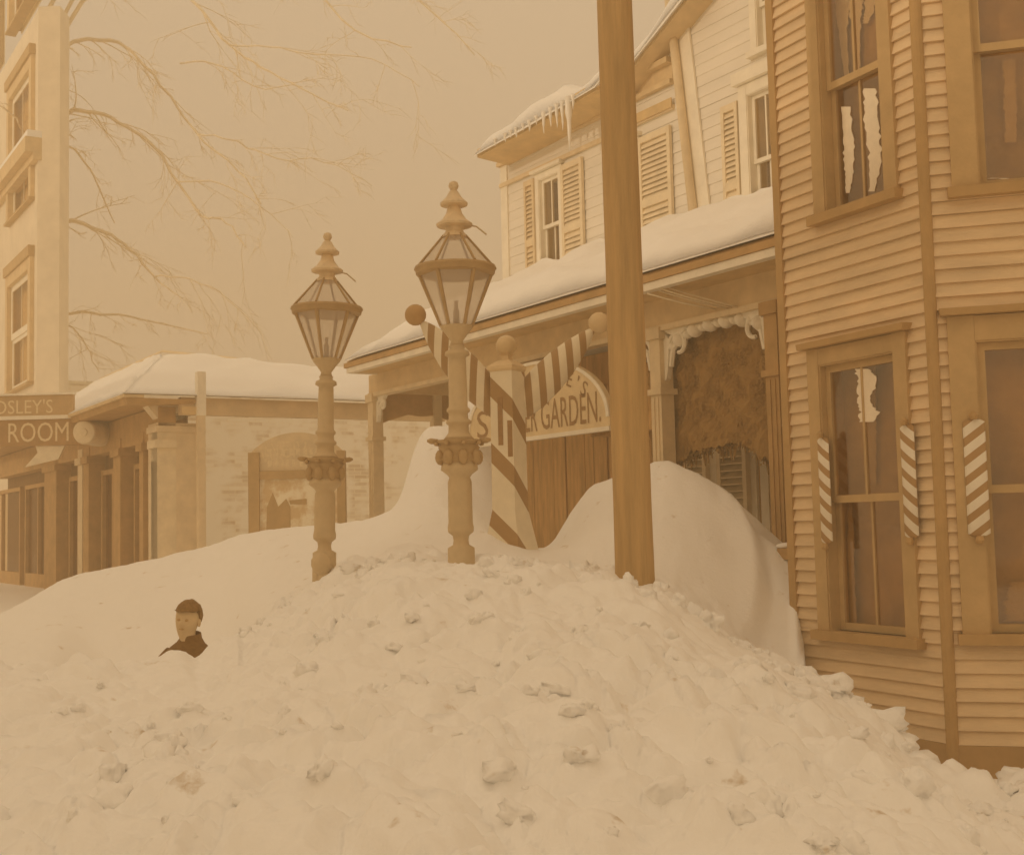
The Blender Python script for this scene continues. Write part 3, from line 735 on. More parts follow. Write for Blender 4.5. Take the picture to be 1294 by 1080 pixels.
# ------------------------------------------------------------------ arched garden sign
SF = Fr(PF.pt(0, 0, -.22), U, W)
u0, u1 = SF.U(594, 558), SF.U(774, 541); v0 = SF.V(690, 549); uc = (u0+u1)/2; rx = (u1-u0)/2; ry = SF.V(700, 452)-v0
sign = thing('arched_sign', tuple(SF.pt(uc, v0, 0)), 'cream half round sign under the porch eave reading SUMMER GARDEN in brown letters', 'sign')
arc = [(uc+rx*math.cos(a), v0+.10+(ry-.10)*math.sin(a)) for a in [math.pi*k/40 for k in range(41)]]
MB().prism(SF, [(u0, v0), (u1, v0)]+arc, -.03, .03).build('board', 'signcream', sign)
mb = MB()
for k in range(40):
    a, b = arc[k], arc[k+1]; mb.prism(SF, [a, b, (uc+(b[0]-uc)*.965, v0+.1+(b[1]-v0-.1)*.955), (uc+(a[0]-uc)*.965, v0+.1+(a[1]-v0-.1)*.955)], .031, .045)
mb.box(SF, u0, u1, v0-.05, v0-.002, -.02, .045)
mb.build('border', 'white', sign)
mb = MB(); ht = .34; uu0, uu1 = SF.U(604, 545), SF.U(763, 535)

for wd_, xa, xb in (("S", 606, 620), ("UMM", 624, 663), ("ER", 667, 682), ("GARDEN.", 687, 763)):
    ya = 546-(xa-604)*.09; q0 = SF.U(xa, ya); q1 = SF.U(xb, ya)
    put_text(mb, wd_, lambda x, y: SF.pt(q0+x, v0+.055+y, .034), 1, q1-q0, ht)
mb.build('lettering', 'ink', sign); mb = MB()
for ch, px, py, tl in (("W", 640, 486, .5), ("H", 660, 474, .3), ("I", 690, 468, .05), ("T", 704, 470, -.15), ("E", 720, 479, -.35), ("'", 731, 478, -.4), ("S", 738, 491, -.55)):
    c0 = SF.fp(px, py, .034); ww0 = {"I": .03, "'": .03, "W": .15}.get(ch, .10); hh0 = .06 if ch == "'" else .17
    put_text(mb, ch, lambda x, y: SF.pt(c0[0]+(x-ww0/2)*math.cos(tl)-(y-hh0/2)*math.sin(tl), c0[1]+(x-ww0/2)*math.sin(tl)+(y-hh0/2)*math.cos(tl), .034), 1, ww0, hh0)
mb.build('lettering', 'ink', sign)
# dark snow-capped awning behind the sign
aw = thing('awning', tuple(PF.pt(SF.U(760, 480), 3.0, -.5)), 'dark canvas awning with a cap of snow behind the right end of the arched sign', 'awning')
ua, ub = SF.U(722, 470), SF.U(800, 470); va = SF.V(745, 462)
mb = MB(); mb.hexa([PF.pt(ua, va-.75, -.45), PF.pt(ub, va-.75, -.45), PF.pt(ub, va-.75, -1.9), PF.pt(ua, va-.75, -1.9), PF.pt(ua+.2, va, -.75), PF.pt(ub, va, -.75), PF.pt(ub, va+.1, -1.9), PF.pt(ua, va+.1, -1.9)])
mb.build('canvas', 'shopdark', aw)
mb = MB(); n = 14
for i in range(n+1):
    for j in range(7):
        s, t = i/n, j/6; p = PF.pt(ua+.15+(ub-ua-.15)*s, va-.02+.10*math.sin(math.pi*min(1, t*1.3+.05))**.6+.05*mn.noise(Vector((s*5, t*2, 1)))+.08*t, -.68-1.1*t); mb.v.append(tuple(p))
mb.f += [(i*7+j, (i+1)*7+j, (i+1)*7+j+1, i*7+j+1) for i in range(n) for j in range(6)]
mb.build('snow_cap', 'roofsnow', aw, smooth=True)

# ------------------------------------------------------------------ gas lamps
def make_lamp():
    t = thing('gas_lamp', (0, 0, 0), 'x', 'street lamp', 'gas lamps on the snow heap', local=True)
    # z measured from the foot collar; lower shaft goes on down into the snow
    pr = [(.10, -1.2), (.09, -.02), (.055, 0), (.05, .03), (.055, .06), (.085, .085), (.088, .115), (.078, .15), (.076, .42), (.070, .45), (.085, .47), (.125, .50), (.12, .55)]
    fl = lambda k, z: 1+.05*math.cos(k*math.pi) if z > .12 and z < .45 else 1
    MB().lathe(pr, 24, flute=fl).build('column', 'iron', t, smooth=True)
    mb = MB().lathe([(.10, .53), (.135, .57), (.12, .61), (.14, .65), (.125, .67), (.15, .685), (.155, .70), (.11, .705)], 24)
    for k in range(8):
        a = k*math.pi/4+.2; mb.sphere((.13*math.cos(a), .13*math.sin(a), .585), .035, 6, (1, 1, 1.5)); mb.sphere((.155*math.cos(a), .155*math.sin(a), .675), .018, 5, (1, 1, .8))
    for sx in (-1, 1): mb.lathe([(.018, 0), (.02, .05), (.008, .075)], 8, base=(sx*.14, 0, .692), axis=(sx, 0, .12))
    mb.build('capital', 'iron_dark', t, smooth=True)
    MB().lathe([(.105, .705), (.085, .73), (.07, .75), (.068, .80), (.085, .815), (.085, .83), (.066, .845), (.064, .88), (.08, .895), (.078, .91), (.064, .925), (.060, 1.20), (.058, 1.26), (.085, 1.275), (.08, 1.30), (.05, 1.315), (.055, 1.34)], 16).build('upper_shaft', 'iron', t, smooth=True)
    MB().lathe([(.05, 1.335), (.04, 1.37), (.075, 1.42), (.105, 1.455), (.115, 1.475), (.10, 1.478)], 12).build('burner_cup', 'iron', t, smooth=True)
    zb, zt = 1.475, 1.835; rb, rt = .105, .245
    mb = MB()
    for k in range(6):
        a = k*math.pi/3
        mb.tube([(rb*math.cos(a), rb*math.sin(a), zb), (rt*math.cos(a), rt*math.sin(a), zt)], [.011, .015], 6)
        mb.tube([(rt*1.05*math.cos(a), rt*1.05*math.sin(a), zt+.05), (.075*math.cos(a), .075*math.sin(a), 2.10)], [.009, .008], 6)
    mb.lathe([(.252, zt-.012), (.268, zt-.005), (.272, zt+.02), (.282, zt+.03), (.276, zt+.045), (.25, zt+.048), (.238, zt+.03), (.238, zt-.008)], 24)
    mb.build('lantern_frame', 'iron_dark', t, smooth_angle=50)
    mb = MB()
    for k in range(6):
        a, b = k*math.pi/3, (k+1)*math.pi/3
        MB().quad((rb*math.cos(a), rb*math.sin(a), zb), (rb*math.cos(b), rb*math.sin(b), zb), (rt*math.cos(b), rt*math.sin(b), zt), (rt*math.cos(a), rt*math.sin(a), zt)).build('glass_pane', 'lampglass', t)
    for k in range(6):
        a, b = k*math.pi/3, (k+1)*math.pi/3; r1, r2 = .25, .072
        mb.quad((r1*math.cos(a), r1*math.sin(a), zt+.05), (r1*math.cos(b), r1*math.sin(b), zt+.05), (r2*math.cos(b), r2*math.sin(b), 2.10), (r2*math.cos(a), r2*math.sin(a), 2.10))
    mb.build('roof_glass', 'lampglass', t)
    MB().lathe([(.022, 1.478), (.02, 1.58), (.012, 1.60), (.012, 1.64), (.02, 1.645)], 8).build('burner', 'iron_dark', t, smooth=True)
    mb = MB().lathe([(.085, 2.085), (.08, 2.10), (.06, 2.125), (.065, 2.15), (.12, 2.16), (.125, 2.175), (.085, 2.205), (.055, 2.25), (.045, 2.285), (.04, 2.30), (.092, 2.305), (.095, 2.32), (.055, 2.36), (.032, 2.40), (.02, 2.41), (.03, 2.425), (.036, 2.44), (.028, 2.465), (.008, 2.475)], 20)
    mb.build('chimney_cap', 'lampcap', t, smooth_angle=40)
    MB().tube([(.11, 0, 2.165), (.15, -.03, 2.15), (.215, -.05, 2.09)], .006, 5).build('hook', 'iron', t)
    return t
lamp = make_lamp()
def place_lamp(o, px, pyt, Y, rot, label, tilt=0):
    top = at(px, pyt, Y); o.location = (top.x-2.475*math.sin(tilt), top.y, top.z-2.475); o.rotation_euler = (0, tilt, rot); o['label'] = label
place_lamp(lamp, 573, 229, 8.5, R(3), 'nearer gas lamp with glazed lantern and capital, planted just left of the striped barber post')
lamp2 = copy_tree(lamp); place_lamp(lamp2, 414, 293, 9.75, R(20), 'farther and shorter looking gas lamp standing before the arched billboard', R(1.3))
# snow covered hitching ball at the foot of the farther lamp
p = at(407, 716, 9.6)
hb = MB().lathe([(.05, -.5), (.055, -.08), (.04, -.05), (.07, -.02), (.078, .03), (.065, .075), (.03, .1), (.005, .105)], 14, base=p, axis=(-.25, 0, 1)).build('hitching_post', 'iron', smooth=True)
tag(hb, 'short iron hitching post with a ball head at the foot of the farther lamp', 'post')

# ------------------------------------------------------------------ utility pole
tp = thing('utility_pole', tuple(at(803, 735, 8.3)), 'tall dark wooden pole rising out of the snow heap in front of the porch', 'pole')
b = at(805, 800, 8.3); axis = (at(777, 0, 8.3)-at(803, 726, 8.3)).normalized()
mb = MB(); n = 16; k = 40; pts = []
for i in range(k+1): pts.append(b+axis*(i*.22))
mb.tube(pts, [.129-.022*i/k+.003*mn.noise(Vector((i*.4, 0, 0))) for i in range(k+1)], 18)
mb.build('shaft', 'pole', tp, smooth=True)
tpt = b+axis*8.2
mb = MB().tube([tpt+Vector((-1.1, .12, 0)), tpt+Vector((1.1, .12, 0))], .06, 4); ca = mb.build('crossarm', 'pole', tp)
mb = MB()
for dx in (-.95, -.55, .55, .95): mb.lathe([(.015, 0), (.015, .08), (.04, .09), (.045, .14), (.02, .17)], 8, base=tpt+Vector((dx, .12, .06)))
mb.build('insulators', 'lampcap', ca)

# frosted wires under the eave
for k, (x0, y0, x1, y1) in enumerate(((812, 353, 932, 388), (812, 361, 918, 390), (818, 371, 905, 391), (826, 362, 924, 389))):
    a = PF.pt(PF.U(x0, y0, .02), PF.V(x0, y0, .02), .02); b = PF.pt(PF.U(x1, y1, -.42), PF.V(x1, y1, -.42), -.42)
    mb = MB().tube([a, a.lerp(b, .5)-Vector((0, 0, .012)), b], .009, 5)
    tag(mb.build('wire', 'cordage', smooth=True), 'pale frosted wire slanting from the porch eave down to the scalloped trim', 'wire', 'frosted wires under the porch eave')

# ------------------------------------------------------------------ barber post with two striped arms
YB = 10.6
pb = at(646, 690, YB); S_ = YB/FPX
bp = thing('barber_post', tuple(pb), 'square striped barber post with ball finial and two raised striped arms', 'barber pole', local=True)
zt = at(646, 470, YB).z-pb.z; hs = .105
STW, STB = (.92, .82, .62), (.46, .285, .125)
sm = stripe('post_stripes', STB, STW, .95, -.95*0+.95, 1.0, .56, .30, .12)
mb = MB(); lv = [(-.9, .20), (-.08, .175), (.30, hs+.005), (zt, hs)]
prv = []
for z, r in lv: prv += [(-r, -r, z), (r, -r, z), (r, r, z), (-r, r, z)]
mb.add(prv, [(4*i+k, 4*i+(k+1) % 4, 4*i+4+(k+1) % 4, 4*i+4+k) for i in range(3) for k in range(4)]+[(12, 13, 14, 15)])
mb.build('post', sm, bp)
mb = MB()
for x, za, zb_ in ((-.035, zt-.62, zt-.22), (.055, zt-.72, zt-.42)): mb.box(Fr((0, 0, 0), (1, 0, 0), (0, -1, 0)), x, x+.045, za, zb_, hs+.001, hs+.006)
mb.build('painted_bars', 'ink', bp)
mb = MB(); mb.lathe([(hs*1.40, zt+.001), (hs*1.62, zt+.02), (hs*1.62, zt+.045), (hs*.9, zt+.09), (.05, zt+.10), (.045, zt+.135), (.07, zt+.15), (.03, zt+.155)], 4, rot=R(45)); mb.build('cap', 'cream', bp)
MB().sphere((0, 0, zt+.225), .088, 12).build('ball', mat('gilt_ball', (.70, .52, .28), rough=.35, var=.1, scale=8, spec=.6), bp, smooth=True)
bp.rotation_euler = (0, 0, R(-30))
# arms are built in world directions, so undo the turn of the post
inv = Matrix.Rotation(R(30), 4, 'Z')
def arm(x0, y0, x1, y1, yo, flip):
    a = inv @ (at(x0, y0, YB+yo)-pb); b = inv @ (at(x1, y1, YB+yo)-pb); L = (b-a).length; ax = (b-a)/L
    smat = stripe('arm_stripes', STB, STW, *[c for c in (inv.to_3x3() @ Vector((1.0, 0, .06*flip)))], .125, .48, .2)
    body = MB().lathe([(.02, .085), (.03, .10), (.06, .17), (.10, .30), (.135, .48), (.15, .66), (.145, .85), (.115, 1.0), (.08, L)], 20, base=a, axis=ax).build('arm', smat, bp, smooth=True)
    MB().sphere(a, .092, 10).build('end_ball', 'brown' if flip < 0 else 'cream', body, smooth=True)
arm(525, 398, 640, 528, .12, -1); arm(757, 408, 652, 520, .16, 1)

# ------------------------------------------------------------------ right hand clapboard shop with bay
PL = at(1000, 660, 9.9); PC = at(1190, 652, 8.5)
PL.z = PC.z = 0
dA = (PC-PL).normalized(); AF = Fr(PL, dA, Vector((dA.y, -dA.x, 0))); LA = (PC-PL).length
if AF.w.y > 0: AF.w = -AF.w
dB = Vector((.5, -.14, 0)).normalized(); BF = Fr(PC, dB, Vector((dB.y, -dB.x, 0)))
shop = thing('corner_shop', tuple(PC), 'weathered clapboard shop front with tall sash windows close at the right', 'shop')
hAl = (AF.U(1046, 620), AF.U(1142, 620), AF.V(1100, 800), AF.V(1090, 452))
dh = hAl[3]-hAl[2]
vAu = AF.V(1083, 262); hAu = (AF.U(1045, 200), AF.U(1117, 200)+.01, vAu+.02, vAu+.02+dh*.98)
hAu = (AF.U(1044, 180), AF.U(1120, 180), vAu+.02, vAu+.02+dh)
hBl = (BF.U(1240, 600), BF.U(1240, 600)+.95, BF.V(1250, 800), BF.V(1250, 430))
vBu = BF.V(1250, 236); hBu = (BF.U(1232, 160), BF.U(1232, 160)+.95, vBu, vBu+dh)
vSk = AF.V(1185, 936); ZT = 9.0
EXP = .093
for fr, L, hs_ in ((AF, LA, [hAl, hAu]), (BF, 3.6, [hBl, hBu])):
    mb = MB(); wall_cells(mb, fr, 0.0, L, 0, ZT, -.14, -.012, hs_); clapboards(mb, fr, 0.0, L, vSk, ZT, EXP, hs_, th=.026, rng=random.Random(4))
    mb.build('wall', 'siding', shop)
mb = MB(); mb.box(AF, -.01, LA+.012, .0, vSk-.002, -.01, .032); mb.box(BF, -.01, 3.6, .0, vSk-.004, -.01, .032); mb.build('skirt_board', 'skirt', shop)
mb = MB()
cd = (AF.w+BF.w).normalized()
mb.tube([PC+cd*.012, PC+cd*.012+Vector((0, 0, ZT))], .042, 12); mb.box(AF, -.02, .06, vSk, ZT, -.05, .035)
mb.build('corner_board', 'corner', shop)
BK = PL + Vector((.848, .53, 0))*3.4
CF = Fr(PL, Vector((.848, .53, 0)), Vector((-.53, .848, 0)))
mb = MB().box(CF, 0.02, 3.4, 0, ZT, -.14, 0); clapboards(mb, CF, .02, 3.4, .3, ZT, EXP, [], th=.02); mb.build('side_wall', 'siding', shop)
mb = MB(); poly = [PL, PC, BF.pt(3.6, 0, 0), BF.pt(3.6, 0, 0)+Vector((1, 5, 0)), BK]
mb.add([q+Vector((0, 0, ZT)) for q in poly]+[q+Vector((0, 0, ZT+.3)) for q in poly], [(0, 1, 2, 3, 4), (9, 8, 7, 6, 5)]+[(i, i+5, (i+1) % 5+5, (i+1) % 5) for i in range(5)]); mb.build('roof', 'brown', shop)
shop_windows = []
for fr, h in ((AF, hAl), (AF, hAu), (BF, hBl), (BF, hBu)):
    wn = window(shop, fr, h, casing=.125 if fr is AF else .17, proud=.045, cap=.05, deep=.08, sash=.05, frame_m='trim', sill_m='corner', sash_m='trim', rail=.49, bars=1, back=.10, backing_m='interior'); shop_windows.append(wn)
# lace and frost in the windows
def ragged(fr, wn, cpx, w_, name='frost', m='smear'):
    mb = MB(); L = []; Rr = []; rg = random.Random(int(cpx[0][0]))
    pts = []
    N = 26
    for k in range(N+1):
        q = k/N*(len(cpx)-1); i = min(int(q), len(cpx)-2); f = q-i
        x = cpx[i][0]+(cpx[i+1][0]-cpx[i][0])*f; y = cpx[i][1]+(cpx[i+1][1]-cpx[i][1])*f; hw = cpx[i][2]+(cpx[i+1][2]-cpx[i][2])*f
        a = fr.fp(x-hw*(1+rg.uniform(-.25, .25)), y, w_); b = fr.fp(x+hw*(1+rg.uniform(-.25, .25)), y, w_)
        pts.append((a, b))
    for (a, b), (c, d) in zip(pts, pts[1:]): mb.prism(fr, [c, d, b, a], w_-.006, w_)
    return mb.build(name, m, wn)
wA, wAu, wB, wBu = shop_windows
ragged(AF, wAu, [(1068, -40, 9), (1063, 10, 8), (1066, 60, 4), (1070, 98, 3)], -.14)
ragged(AF, wAu, [(1082, -40, 13), (1080, 5, 10), (1083, 40, 4), (1083, 96, 3)], -.14)
ragged(AF, wAu, [(1102, -30, 8), (1098, 15, 6), (1093, 30, 3)], -.14)
ragged(AF, wAu, [(1069, 135, 5), (1072, 180, 7), (1073, 215, 6), (1071, 244, 2)], -.068)
ragged(AF, wAu, [(1099, 112, 8), (1101, 150, 9), (1106, 195, 8), (1102, 242, 4)], -.068)
ragged(AF, wAu, [(1051, 132, 3), (1053, 180, 2)], -.068)
ragged(AF, wA, [(1088, 466, 8), (1096, 476, 14), (1094, 492, 10), (1091, 508, 7), (1098, 520, 12), (1094, 533, 8)], -.028, 'frost_patch')
ragged(AF, wA, [(1074, 640, 3), (1075, 720, 4), (1077, 790, 5)], -.12, 'curtain', 'trim')
ragged(AF, wA, [(1101, 462, 5), (1101, 540, 6), (1102, 612, 5)], -.14, 'curtain', 'trim')
ragged(BF, wBu, [(1275, 75, 8), (1277, 130, 8), (1278, 180, 7)], -.12, 'curtain', 'trim')
ragged(BF, wBu, [(1252, 226, 6), (1262, 225, 10), (1275, 227, 3)], -.066, 'frost_patch')
ragged(BF, wB, [(1292, 735, 14), (1290, 760, 20), (1290, 785, 18)], -.14, 'curtain', 'trim')
# striped barber boards beside the windows
def barber_board(fr, px, yt, yb, hw, label, sgn):
    u, vt_ = fr.fp(px, yt, .05); vb_ = fr.V(px, yb, .05); o = fr.pt(u, vb_, .05)
    sx = fr.u*sgn*.75
    t = thing('barber_board', tuple(o), label, 'barber sign', 'striped barber boards on the shop front')
    L = vt_-vb_; mb = MB(); prof = []
    n = 10
    for z, r in ((0, .6), (.015, 1), (L-.015, 1), (L, .6)):
        for k in range(n+1):
            a = math.pi*k/n; prof.append(fr.pt(u-hw*math.cos(a)*r, vb_+z, .052+.22*hw*math.sin(a)*r))
    mb.add(prof, [(i*(n+1)+k, i*(n+1)+k+1, (i+1)*(n+1)+k+1, (i+1)*(n+1)+k) for i in range(3) for k in range(n)]+[tuple(range(n, -1, -1)), tuple(range(3*(n+1), 4*(n+1)))])
    mb.build('striped_pole', stripe('board_stripes', (.50, .31, .14), (.95, .88, .74), sx.x, sx.y, 1.0, L/6.0, .46, .02), t, smooth_angle=50)
    mb = MB()
    for z in (.06, L-.06): mb.box(fr, u-.012, u+.012, vb_+z, vb_+z+.03, .0, .051)
    mb.lathe([(.02, -.05), (.03, -.03), (.022, 0)], 8, base=fr.pt(u, vb_, .075)); mb.lathe([(.022, 0), (.03, .03), (.01, .05)], 8, base=fr.pt(u, vt_, .075))
    mb.build('bracket', 'corner', t)
barber_board(AF, 1040, 553, 686, .062, 'striped barber board left of the nearer lower sash window, at the shop corner', 1)
barber_board(AF, 1146, 537, 679, .066, 'striped barber board right of the lower sash window, beside the corner board', 1)
barber_board(BF, 1230, 530, 677, .070, 'widest striped barber board, on the casing of the window at the right edge', -1)

# ------------------------------------------------------------------ left store at the street corner
S0 = at(199, 690, 20.0); S0.z = 0
SFf = Fr(S0, U, W); SDf = Fr(S0, -W, U)
store = thing('corner_store', tuple(S0), 'low dark store with a projecting eave and tall columns behind the projecting sign', 'store')
vEv = SFf.V(175, 497, .55)
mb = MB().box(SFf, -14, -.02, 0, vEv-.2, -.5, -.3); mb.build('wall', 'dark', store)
for px0, px1, mt in ((56, 71, 'brown'), (98, 104, 'louver'), (105, 112, 'brown'), (143, 152, 'brown'), (176, 181, 'brown'), (191, 199, 'pale_louver')):
    ua, ub = SFf.U(px0, 640), SFf.U(px1, 640)
    MB().box(SFf, ua, ub, .2, vEv-.45, -.3, .0).box(SFf, ua-.05, ub+.05, vEv-.75, vEv-.62, -.3, .05).box(SFf, ua-.05, ub+.05, .2, .9, -.3, .04).build('column', mt, store)
for pxa, pxb in ((74, 96), (114, 141), (154, 174), (182, 189), (20, 52), (-30, 14)):
    ua, ub = SFf.U(pxa, 640), SFf.U(pxb, 640); vt_ = vEv-.9
    mb = MB(); s = .09
    mb.box(SFf, ua, ua+s, .9, vt_, -.3, -.2).box(SFf, ub-s, ub, .9, vt_, -.3, -.2).box(SFf, ua+s, ub-s, vt_-s, vt_, -.3, -.205).box(SFf, ua+s, ub-s, .9, 1.2, -.3, -.205).box(SFf, (ua+ub)/2-.04, (ua+ub)/2+.04, 1.2, vt_-s, -.3, -.21)
    wn = mb.build('window', 'brown', store)
    MB().box(SFf, ua+s, ub-s, 1.2, vt_-s, -.28, -.27).build('pane', 'glass', wn)
MB().box(SFf, -14, -.0, vEv-.62, vEv-.10, -.3, -.02).build('frieze', 'brown', store)
mb = MB().box(SDf, .0, .72, .0, vEv-.35, -.5, .0); mb.box(SDf, -.03, .76, vEv-.5, vEv-.40, -.5, .03); mb.build('pier', 'pier', store)
mb = MB().prism(SDf, [(.1, vEv-.38), (.9, vEv-.12), (.85, vEv-.02), (-.2, vEv-.02)], -.3, -.02); mb.build('eave_bracket', 'pale_louver', store)
mb = MB(); mb.hexa([SFf.pt(-14, vEv-.10, .55), SFf.pt(.3, vEv-.10, .55), SFf.pt(.3, vEv-.06, -.6), SFf.pt(-14, vEv-.06, -.6), SFf.pt(-14, vEv-.0, .58), SFf.pt(.33, vEv-.0, .58), SFf.pt(.33, vEv+.0, -.6), SFf.pt(-14, vEv+.0, -.6)]); mb.build('eave', 'brown', store)
MB().box(SFf, -14, .34, vEv+.002, vEv+.05, .3, .62).build('gutter', 'cream', store)
# side beam and posts of the open shed
vb0, vb1 = SDf.V(340, 527, .2), SDf.V(340, 506, .2)
uEnd = SDf.U(560, 520, .2)
MB().box(SDf, .3, uEnd, vb0, vb1, .12, .28).build('shed_beam', 'beam', store)
MB().box(SDf, .3, SDf.U(250, 520, .3), vb0, vb0+.12, .29, .33).build('beam_bracket', 'soffit', store)
ua = SDf.U(250, 640, .36); ub = SDf.U(259, 640, .36)
MB().box(SDf, ua, ub, 0, vb0-.02, .29, .41).build('shed_post', 'pier', store)
MB().box(SDf, ua-.01, ub+.01, vb0-.02, SDf.V(254, 470, .36), .285, .415).build('post_head', 'white', store)
# roof
rp = SFf.fp(205, 452, -2.6); rq = SDf.fp(560, 487, -2.6)
cE = SFf.pt(.35, vEv+.05, .6); cL = SFf.pt(-14, vEv+.05, .6); cT = SFf.pt(rp[0], rp[1], -2.6); cTL = SFf.pt(-14, rp[1], -2.6)
eS = SDf.pt(uEnd, vb1+.02, .45); eS0 = SDf.pt(.25, vb1+.02, .45); tS = SDf.pt(uEnd, vb1+.02+.75, -2.2)
tS = at(560, 489, eS.y+1.8)
mb = MB().add([cL, cE, cT, cTL], [(0, 1, 2, 3)]).add([cE, eS, tS, cT], [(0, 1, 2, 3)]); mb.build('roof', 'soffit', store)
def st1(s, t): return cE.lerp(cL, s).lerp(cT.lerp(cTL, s), t)+Vector((0, 0, .01)), UPV
def st2(s, t): return cE.lerp(eS, s).lerp(cT.lerp(tS, s), t)+Vector((0, 0, .012)), UPV
snow_slab(st1, 40, 12, .12, 'store_roof_snow', 'smooth snow on the street side roof of the dark store', amp=.03)
snow_slab(st2, 40, 12, .14, 'shed_roof_snow', 'smooth snow on the shed roof above the long brown beam', amp=.02)
mb = MB().tube([cTL+Vector((0, 0, .14)), cT+Vector((0, 0, .15)), cT.lerp(tS, .3)+Vector((0, 0, .15))], .028, 6); mb.build('ridge_board', 'louver', store)
# brick wall behind the shed
bw_ = thing('brick_wall', tuple(at(350, 690, 44)), 'pale patchy brick wall behind the arched billboard', 'wall')
q = at(350, 690, 44); q.z = 0; KF = Fr(q, -W, U)
MB().box(KF, -9, 12.0, 0, 6.9, -.3, 0).build('masonry', 'stone', bw_)
MB().box(KF, -9.05, 12.05, 6.901, 7.0, -.34, .04).build('coping', 'white', bw_)

# projecting sign
YS = 22.6; GF = Fr(Vector((0, YS, 0)), (1, 0, 0), (0, -1, 0))
sg2 = thing('projecting_sign', tuple(at(60, 560, YS)), 'brown two board sign with pale letters, standing out from the dark store', 'sign')
u1 = GF.U(118, 540); u0 = GF.U(-120, 540); va, vb, vc, vd = GF.V(60, 563), GF.V(60, 530), GF.V(60, 525), GF.V(60, 503)
MB().box(GF, u0, u1, va, vb, -.05, .05).build('lower_board', 'signbrown', sg2)
MB().box(GF, u0, u1-.35, vc, vd+.05, -.05, .05).build('upper_board', 'signtan', sg2)
mb = MB().box(GF, u0, u1+.02, vb+.002, vc-.002, -.07, .09).box(GF, u0, u1-.33, vd+.052, vd+.09, -.07, .08); mb.build('moulding', 'white', sg2)
mb = MB(); hh = (vb-va)*.74
x = GF.U(12, 545); put_text(mb, "ROOM", lambda a, b: GF.pt(x+a, va+.07+b, .054), 1, GF.U(88, 545)-x, hh)
x2 = GF.U(-6, 513); put_text(mb, "OSLEY'S", lambda a, b: GF.pt(x2+a, vc+.04+b, .054), 1, GF.U(68, 513)-x2, (vd-vc)*.8)
mb.build('lettering', 'paleink', sg2)
# pale drum at the end of the sign
a = at(106, 546, YS-.5); b = at(150, 548, YS+.9)
dr = MB().lathe([(.06, -.02), (.07, 0), (.19, .0), (.215, .03), (.215, .07), (.20, .09), (.24, .45), (.245, .62), (.22, .95), (.17, 1.25), (.10, 1.4)], 20, base=a, axis=b-a).build('drum_lantern', 'pale_louver', smooth_angle=40)
tag(dr, 'pale drum shaped lantern lying at the right end of the projecting sign', 'lantern')
# pale cloth under the sign
mb = MB(); pts = [(32, 590), (48, 572), (45, 563), (82, 563), (74, 580)]
cl = MB().prism(GF, [GF.fp(x, y) for x, y in pts][::-1], -.04, .02); 
cb = cl.build('bunting', 'curtain'); tag(cb, 'torn pale bunting hanging below the projecting sign', 'bunting')

# billboard
YP = 18.7; QF = Fr(at(375, 690, YP), (1, 0, .0), (0, -1, 0)); QF.o.z = 0
bb = thing('billboard', tuple(at(375, 690, YP)), 'arched wooden billboard with faded lettering and a stained poster behind the farther lamp', 'billboard')
L_, R_ = QF.U(315, 620), QF.U(437, 620); vt_ = QF.V(375, 575); vtop = QF.V(375, 548); vlo = QF.V(375, 603); vbt = QF.V(375, 690)
mb = MB().box(QF, L_, L_+.16, 0, vt_+.05, -.08, .08).box(QF, R_-.12, R_, 0, vt_+.05, -.08, .08).box(QF, L_+.16, R_-.12, vlo-.02, vlo+.10, -.06, .06)
mb.build('frame', 'trim', bb)
cxm = (L_+R_)/2; hw_ = (R_-L_)/2-.02
arcp = [(cxm+hw_*math.cos(a), vt_+.02+(vtop-vt_)*max(0, math.sin(a))**1.6) for a in [math.pi*k/24 for k in range(25)]]
MB().prism(QF, [(L_+.02, vlo+.103), (R_-.02, vlo+.103)]+arcp, -.03, .03).build('head_board', 'louver', bb)
mb = MB(); n = 9
for k, ch in enumerate("HAVERLY'S"):
    a = math.pi*(.80-.60*k/8); ca = (cxm+hw_*.92*math.cos(a), vt_-.30+(vtop-vt_)*.85*math.sin(a)); ta = (a-math.pi/2)*.35
    fn = lambda x, y: QF.pt(ca[0]-.05+x*math.cos(ta)-y*math.sin(ta), ca[1]+x*math.sin(ta)+y*math.cos(ta)+(.16 if ch == "'" else 0), .034)
    put_text(mb, ch, fn, 1, .04 if ch == "'" else .12, .06 if ch == "'" else .24)
rg = random.Random(2)
for row, v in enumerate((vlo+.33, vlo+.16)):
    u = L_+.28
    while u < R_-.4:
        wd = rg.uniform(.03, .07); mb.box(QF, u, u+wd, v, v+.10, .031, .035); u += wd+rg.uniform(.03, .07)
mb.build('lettering', 'paleink', bb)
MB().box(QF, L_+.16, R_-.12, vbt-.4, vlo-.02, -.02, .02).build('poster', 'paper', bb)
mb = MB(); pp = [(336, 690), (338, 640), (345, 622), (352, 640), (362, 630), (367, 640), (368, 690)]
mb.prism(QF, [QF.fp(x, y) for x, y in pp][::-1], .021, .026); pp = [(372, 690), (374, 665), (380, 668), (386, 690)]; mb.prism(QF, [QF.fp(x, y) for x, y in pp][::-1], .021, .026); pp = [(366, 632), (388, 630), (388, 637), (367, 637)]; mb.prism(QF, [QF.fp(x, y) for x, y in pp][::-1], .021, .026)
mb.build('poster_figure', 'trim', bb)

